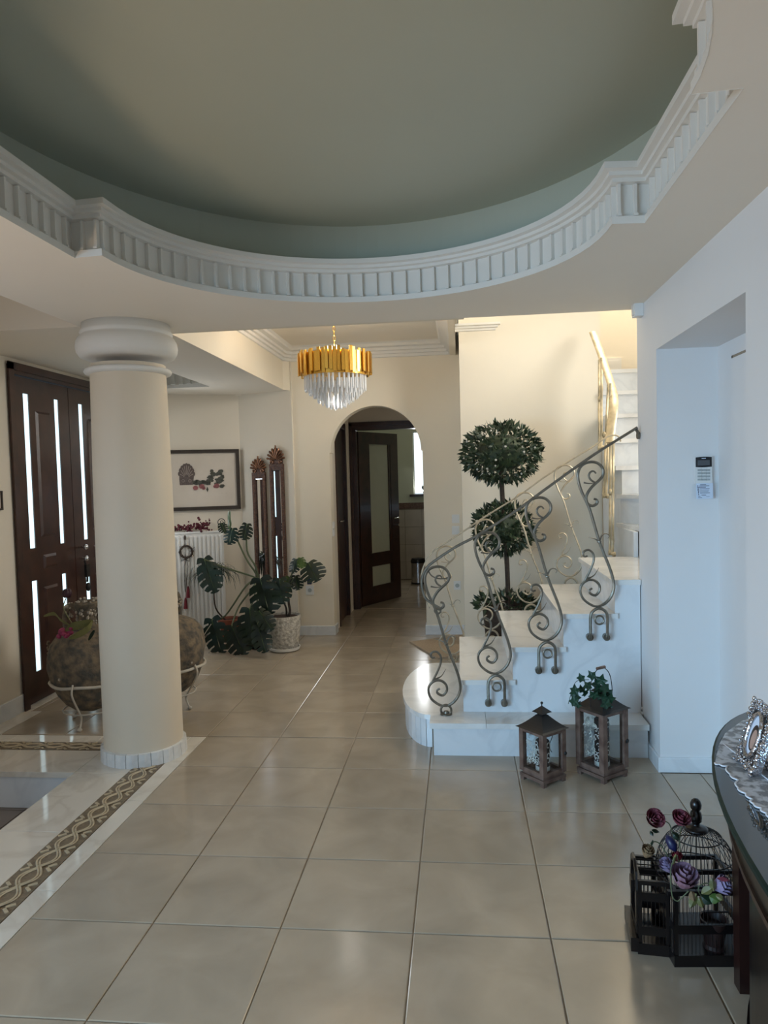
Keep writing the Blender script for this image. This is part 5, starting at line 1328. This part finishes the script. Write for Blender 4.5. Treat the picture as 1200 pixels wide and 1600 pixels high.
# flowers by the cages: every bloom is its own stem
def rosehead(par, c, r, m, seed=0, el=1.15):
    rr = random.Random(seed); b = MB(); c = Vector(c)
    for ring_, (nn_, rad, hh_, op) in enumerate(((3,.30,1.0,.05),(4,.55,.95,.25),(5,.85,.85,.5),(6,1.0,.7,.8))):
        for k in range(nn_):
            a = 2*PI*k/nn_+ring_*.7+rr.uniform(-.2,.2); wdt = 1.25*PI/nn_
            G = []
            for i in range(4):
                v = i/3
                for j in range(4):
                    u_ = (j/3-.5)*2*wdt*(.6+.4*math.sin(PI*min(v*.8+.2,1)))
                    R_ = r*rad*(.35+.65*math.sin(v*PI*.55))+r*op*.22*v*v*v; G.append(c+Vector((R_*math.cos(a+u_), R_*math.sin(a+u_), -r*.8*el+1.55*r*el*hh_*v)))
            for i in range(3):
                for j in range(3): b.quad(G[i*4+j],G[i*4+j+1],G[i*4+j+5],G[i*4+j+4])
    return b.build('bloom', m, par, smooth='all')
def bloom(label, px, Y, r, m, stalk, leaves=(), cat='flower', name='rose', el=1.15, tilt=None):
    c = at(px[0],px[1],Y); t = thing(name, label, cat, tuple(c)); h = rosehead(t, c, r, m, seed=px[0], el=el)
    if tilt: h.rotation_euler = tilt
    q = [at(x,y,Y+.005) for x,y in stalk]; b = MB(); b.tube(spline(q,5), .0018, 5); b.build('stalk','stem',t,smooth='all')
    for (x0,y0,x1,y1,w,m_) in leaves:
        B_, T_ = at(x0,y0,Y-.01), at(x1,y1,Y-.02); u = T_-B_; s = u.cross(Vector((.2,-1,.5))).normalized(); L_ = u.length; b = MB(); g_ = []
        for i in range(6):
            v = i/5; w_ = w*math.sin(PI*(v*.92+.04)); g_ += [B_+u*v-s*w_, B_+u*v+Vector((0,-.004,.0)), B_+u*v+s*w_]
        for i in range(5):
            for j in range(2): b.quad(g_[i*3+j],g_[i*3+j+1],g_[i*3+j+4],g_[i*3+j+3])
        b.build('leaf', m_, t, smooth='all')
bloom('crimson dried rose standing highest, left of the cage dome', (1023,1279), 2.28, .026, 'rose', [(1027,1284),(1036,1283),(1047,1290),(1058,1330),(1070,1380)], [(1016,1298,1020,1306,.006,'leaf'),(1030,1300,1018,1297,.006,'leaf')], tilt=(.9,0,.2))
bloom('red dried rose tucked behind the cage finial', (1064,1279), 2.27, .025, 'rose', [(1064,1290),(1062,1320),(1068,1360)], [(1050,1300,1062,1312,.01,'leaf')], tilt=(.5,0,.3))
bloom('withered tan rose bud hanging over the small cage', (1012,1330), 2.20, .017, 'tan', [(1016,1318),(1024,1315),(1034,1322),(1050,1350)], [(1018,1322,1020,1312,.004,'leaf')], el=1.6, tilt=(.3,.2,0))
bloom('large mauve and pink rose in front of the cages', (1070,1370), 2.13, .034, 'mauve', [(1076,1392),(1066,1402),(1058,1408),(1050,1398),(1048,1360),(1054,1340)], [(1080,1392,1084,1408,.012,'tan'),(1088,1396,1078,1418,.013,'olive'),(1092,1402,1098,1418,.012,'olive')], el=1.35, tilt=(.35,.1,0))
bloom('pale pink rosebud left of the mauve rose', (1042,1352), 2.16, .018, 'lilac', [(1048,1360),(1060,1352),(1058,1336)], [(1052,1350,1056,1334,.006,'olive')], el=1.7, tilt=(.2,-.5,0))
bloom('pale lilac rose leaning right in front of the domed cage', (1129,1383), 2.13, .025, 'lilac', [(1116,1388),(1104,1380),(1092,1386),(1094,1398),(1106,1406)], [(1112,1372,1115,1392,.011,'olive'),(1096,1396,1114,1386,.012,'olive'),(1108,1400,1124,1408,.015,'leaf_light'),(1096,1400,1112,1412,.014,'leaf'),(1118,1398,1130,1406,.01,'olive'),(1120,1372,1140,1376,.006,'rose')], el=1.3, tilt=(.4,1.0,0))
bloom('dark red rosebud below the blue ornament', (1058,1338), 2.18, .014, 'red', [(1060,1348),(1064,1365)], [], el=1.3)
b = MB(); p_, q_ = at(1042,1305,2.19), at(1056,1330,2.17); b.tube([p_, p_.lerp(q_,.25), p_.lerp(q_,.7), q_], [.004,.013,.015,.004], 8)
tag(b.build('bird_ornament','blue',smooth='all'), 'small dark blue bird-shaped ornament among the roses', 'ornament')

# ------------------------------------------------------------------ small wall fittings
kp = thing('alarm_keypad', 'white alarm keypad with dark display on the recess wall', 'keypad', (1.19,3.70,1.45))
KY = 3.70
def K(x, y): return at(1080+x/17.78, 700+y/17.78, KY)
a_, c_ = K(62,240), K(540,985)
b = MB(); b.box(a_.x,KY-.022,c_.z,c_.x,KY-.001,a_.z); b.build('case','white_pl',kp)
a_, c_ = K(80,265), K(525,520); b = MB(); n_ = 8
top_e = [(a_.x+(c_.x-a_.x)*k/n_, a_.z+.002*math.sin(PI*k/n_)) for k in range(n_+1)]; bot_e = [(a_.x+(c_.x-a_.x)*k/n_, c_.z-.002*math.sin(PI*k/n_)) for k in range(n_+1)]
vs = [(x,KY-.024,z) for x,z in bot_e]+[(x,KY-.024,z) for x,z in top_e]; b.add(vs, [(k,k+1,n_+2+k,n_+1+k) for k in range(n_)]); b.build('display_bezel','black_pl',kp)
a_, c_ = K(130,345), K(465,480); MB().box(a_.x,KY-.0255,c_.z,c_.x,KY-.0243,a_.z).build('display','lcd',kp)
a_, c_ = K(245,284), K(358,300); MB().box(a_.x,KY-.0255,c_.z,c_.x,KY-.0243,a_.z).build('maker_mark','card',kp)
for r_ in range(4):
    for k in range(3):
        a_, c_ = K(135+k*118, 590+r_*87), K(135+k*118+104, 590+r_*87+48); MB().box(a_.x,KY-.026,c_.z,c_.x,KY-.022,a_.z).build('key','key',kp)
cf = thing('instruction_card', 'printed card with small dark lines hanging under the keypad', 'card', (1.19,3.68,1.37))
a_, c_ = K(85,985), K(560,1400); b = MB(); b.box(a_.x,KY-.030,c_.z,c_.x-.002,KY-.028,a_.z); b.build('sheet','card',cf)
b = MB(); 
for (x0,y0,x1,y1) in ((190,1010,355,1026),(110,1040,140,1065),(165,1045,440,1052),(110,1083,350,1094),(175,1125,450,1132),(175,1165,440,1170),(175,1205,420,1210),(190,1240,460,1246),(230,1300,355,1312),(140,1335,200,1345),(140,1370,245,1378),(125,1115,150,1185),(135,1190,155,1260),(140,1275,160,1305),(360,1340,450,1345)):
    a_, c_ = K(x0,y0), K(x1,y1); b.box(a_.x,KY-.0308,c_.z,c_.x,KY-.0299,a_.z)
b.build('printed_lines','ink',cf,kind='stuff')
ps = thing('motion_sensor', 'white motion sensor high on the end of the right wall', 'sensor', (.96,4.0,2.33))
b = MB(); b.box(.935,3.93,2.325,.979,3.99,2.425); b.build('case','white_pl',ps)
b = MB(); b.box(.929,3.945,2.335,.936,3.98,2.395); b.build('lens','plaster',ps)
b = MB(); b.box(.95,3.99,2.35,.979,4.02,2.40); b.build('mounting_arm','white_pl',ps)
def wallbox(name, label, cat, pts, Y, th, m='white_pl', grp=None, rocker=True, n_=2):
    (x0,y0),(x1,y1) = pts; a_, c_ = at(x0,y0,Y), at(x1,y1,Y); t = thing(name, label, cat, (a_.x,Y,c_.z), grp)
    MB().box(a_.x,Y-th,c_.z,c_.x,Y-.0005,a_.z).build('plate',m,t)
    if rocker:
        w = (c_.x-a_.x); 
        for k in range(n_): MB().box(a_.x+w*(.12+.8*k/n_),Y-th-.004,c_.z+.012,a_.x+w*(.12+.8*(k+1)/n_)-.004,Y-th,a_.z-.012).build('rocker',m,t)
    else:
        b = MB(); b.lathe([(0,0),(.018,0),(.020,.003)], (0,0,0), 16); m0 = (a_.x+c_.x)/2; z0 = (a_.z+c_.z)/2
        b.v = [(m0+x, Y-th-.001-z, z0+y) for x,y,z in b.v]; b.build('socket_well','key',t)
wallbox('light_switch','upper of the two white switches beside the stair wall','switch',((706,804),(718,817)),AY,.010)
wallbox('light_switch','lower of the two white switches beside the stair wall','switch',((706,822),(718,835)),AY,.010)
wallbox('wall_socket','white wall socket low on the wall right of the arch','socket',((709,908),(720,921)),AY,.010,rocker=False)
wallbox('wall_socket','white wall socket low on the wall left of the arch','socket',((478,915),(491,929)),AY,.010,rocker=False)
nl = at(484,908,6.89); b = MB(); b.box(nl.x-.02,6.86,nl.z-.028,nl.x+.02,6.905,nl.z+.028); tag(b.build('plug_in_freshener','blue'), 'small blue plug-in device above the left wall socket', 'plug')
for y, lb in ((822,'upper of the two white switches inside the left jamb of the arch'),(834,'lower of the two white switches inside the left jamb of the arch')):
    p = atX(516.5,y,AX0); t = thing('light_switch', lb, 'switch', (AX0,6.99,p.z-.035)); MB().box(AX0,6.95,p.z-.035,AX0+.01,7.03,p.z+.035).build('plate','white_pl',t); MB().box(AX0+.01,6.96,p.z-.025,AX0+.015,7.02,p.z+.025).build('rocker','white_pl',t)
# small fittings cut by the left picture edge
p = atX(1,755,WX); t = thing('wall_frame', 'small dark rimmed frame on the left wall beside the front door', 'frame', (WX,p.y,p.z))
b = MB(); z0, z1 = atX(2,797,WX).z, atX(2,767,WX).z
for q in ((4.30,z0,4.43,z0+.012),(4.30,z1-.012,4.43,z1),(4.418,z0,4.43,z1),(4.30,z0,4.312,z1)): b.box(WX+.001,q[0],q[1],WX+.016,q[2],q[3])
b.build('rim','pframe',t); MB().box(WX+.001,4.312,z0+.012,WX+.006,4.418,z1-.012).build('panel','paper',t)
t = thing('bathroom_bin', 'steel pedal bin with black lid against the far bathroom wall', 'bin', (-.59,10.35,0))
bc_ = (-.60,10.30,0); MB().lathe([(0,.0),(.105,.0),(.105,.02)], bc_, 28).build('base','black_pl',t,smooth=True)
MB().lathe([(.1,.02),(.10,.30)], bc_, 28, cap=False).build('body','steel',t,smooth='all'); MB().lathe([(.106,.30),(.108,.33),(.09,.365),(.0,.375)], bc_, 28).build('lid','black_pl',t,smooth=True)
t = thing('small_plant', 'little green plant standing on the bathroom window sill', 'plant', (-.50,10.72,1.27))
MB().lathe([(0,1.27),(.025,1.27),(.032,1.31),(0,1.31)], (-.50,10.715,0), 14).build('pot','white_pl',t,smooth=True)
b = MB(); rr = random.Random(1)
for i in range(16): a = rr.uniform(0,2*PI); q = Vector((-.50,10.715,1.31)); e_ = q+Vector((.05*math.cos(a),.03*math.sin(a),rr.uniform(.03,.12))); s = Vector((.012,0,0)); b.add([q,(q+e_)/2+s,e_,(q+e_)/2-s],[(0,1,2,3)])
b.build('foliage','leaf',t,kind='stuff')
p = atX(1003,1113,.98); b = MB(); b.tube([(.98,p.y-.02,p.z),(.97,p.y-.02,p.z)], .012, 10); b.tube([(.981,p.y-.02,p.z+.03),(.972,p.y-.02,p.z+.03)], .008, 10)
tag(b.build('cable_outlet','white_pl',smooth=True), 'small white cable outlet low on the wall above the first step', 'outlet')
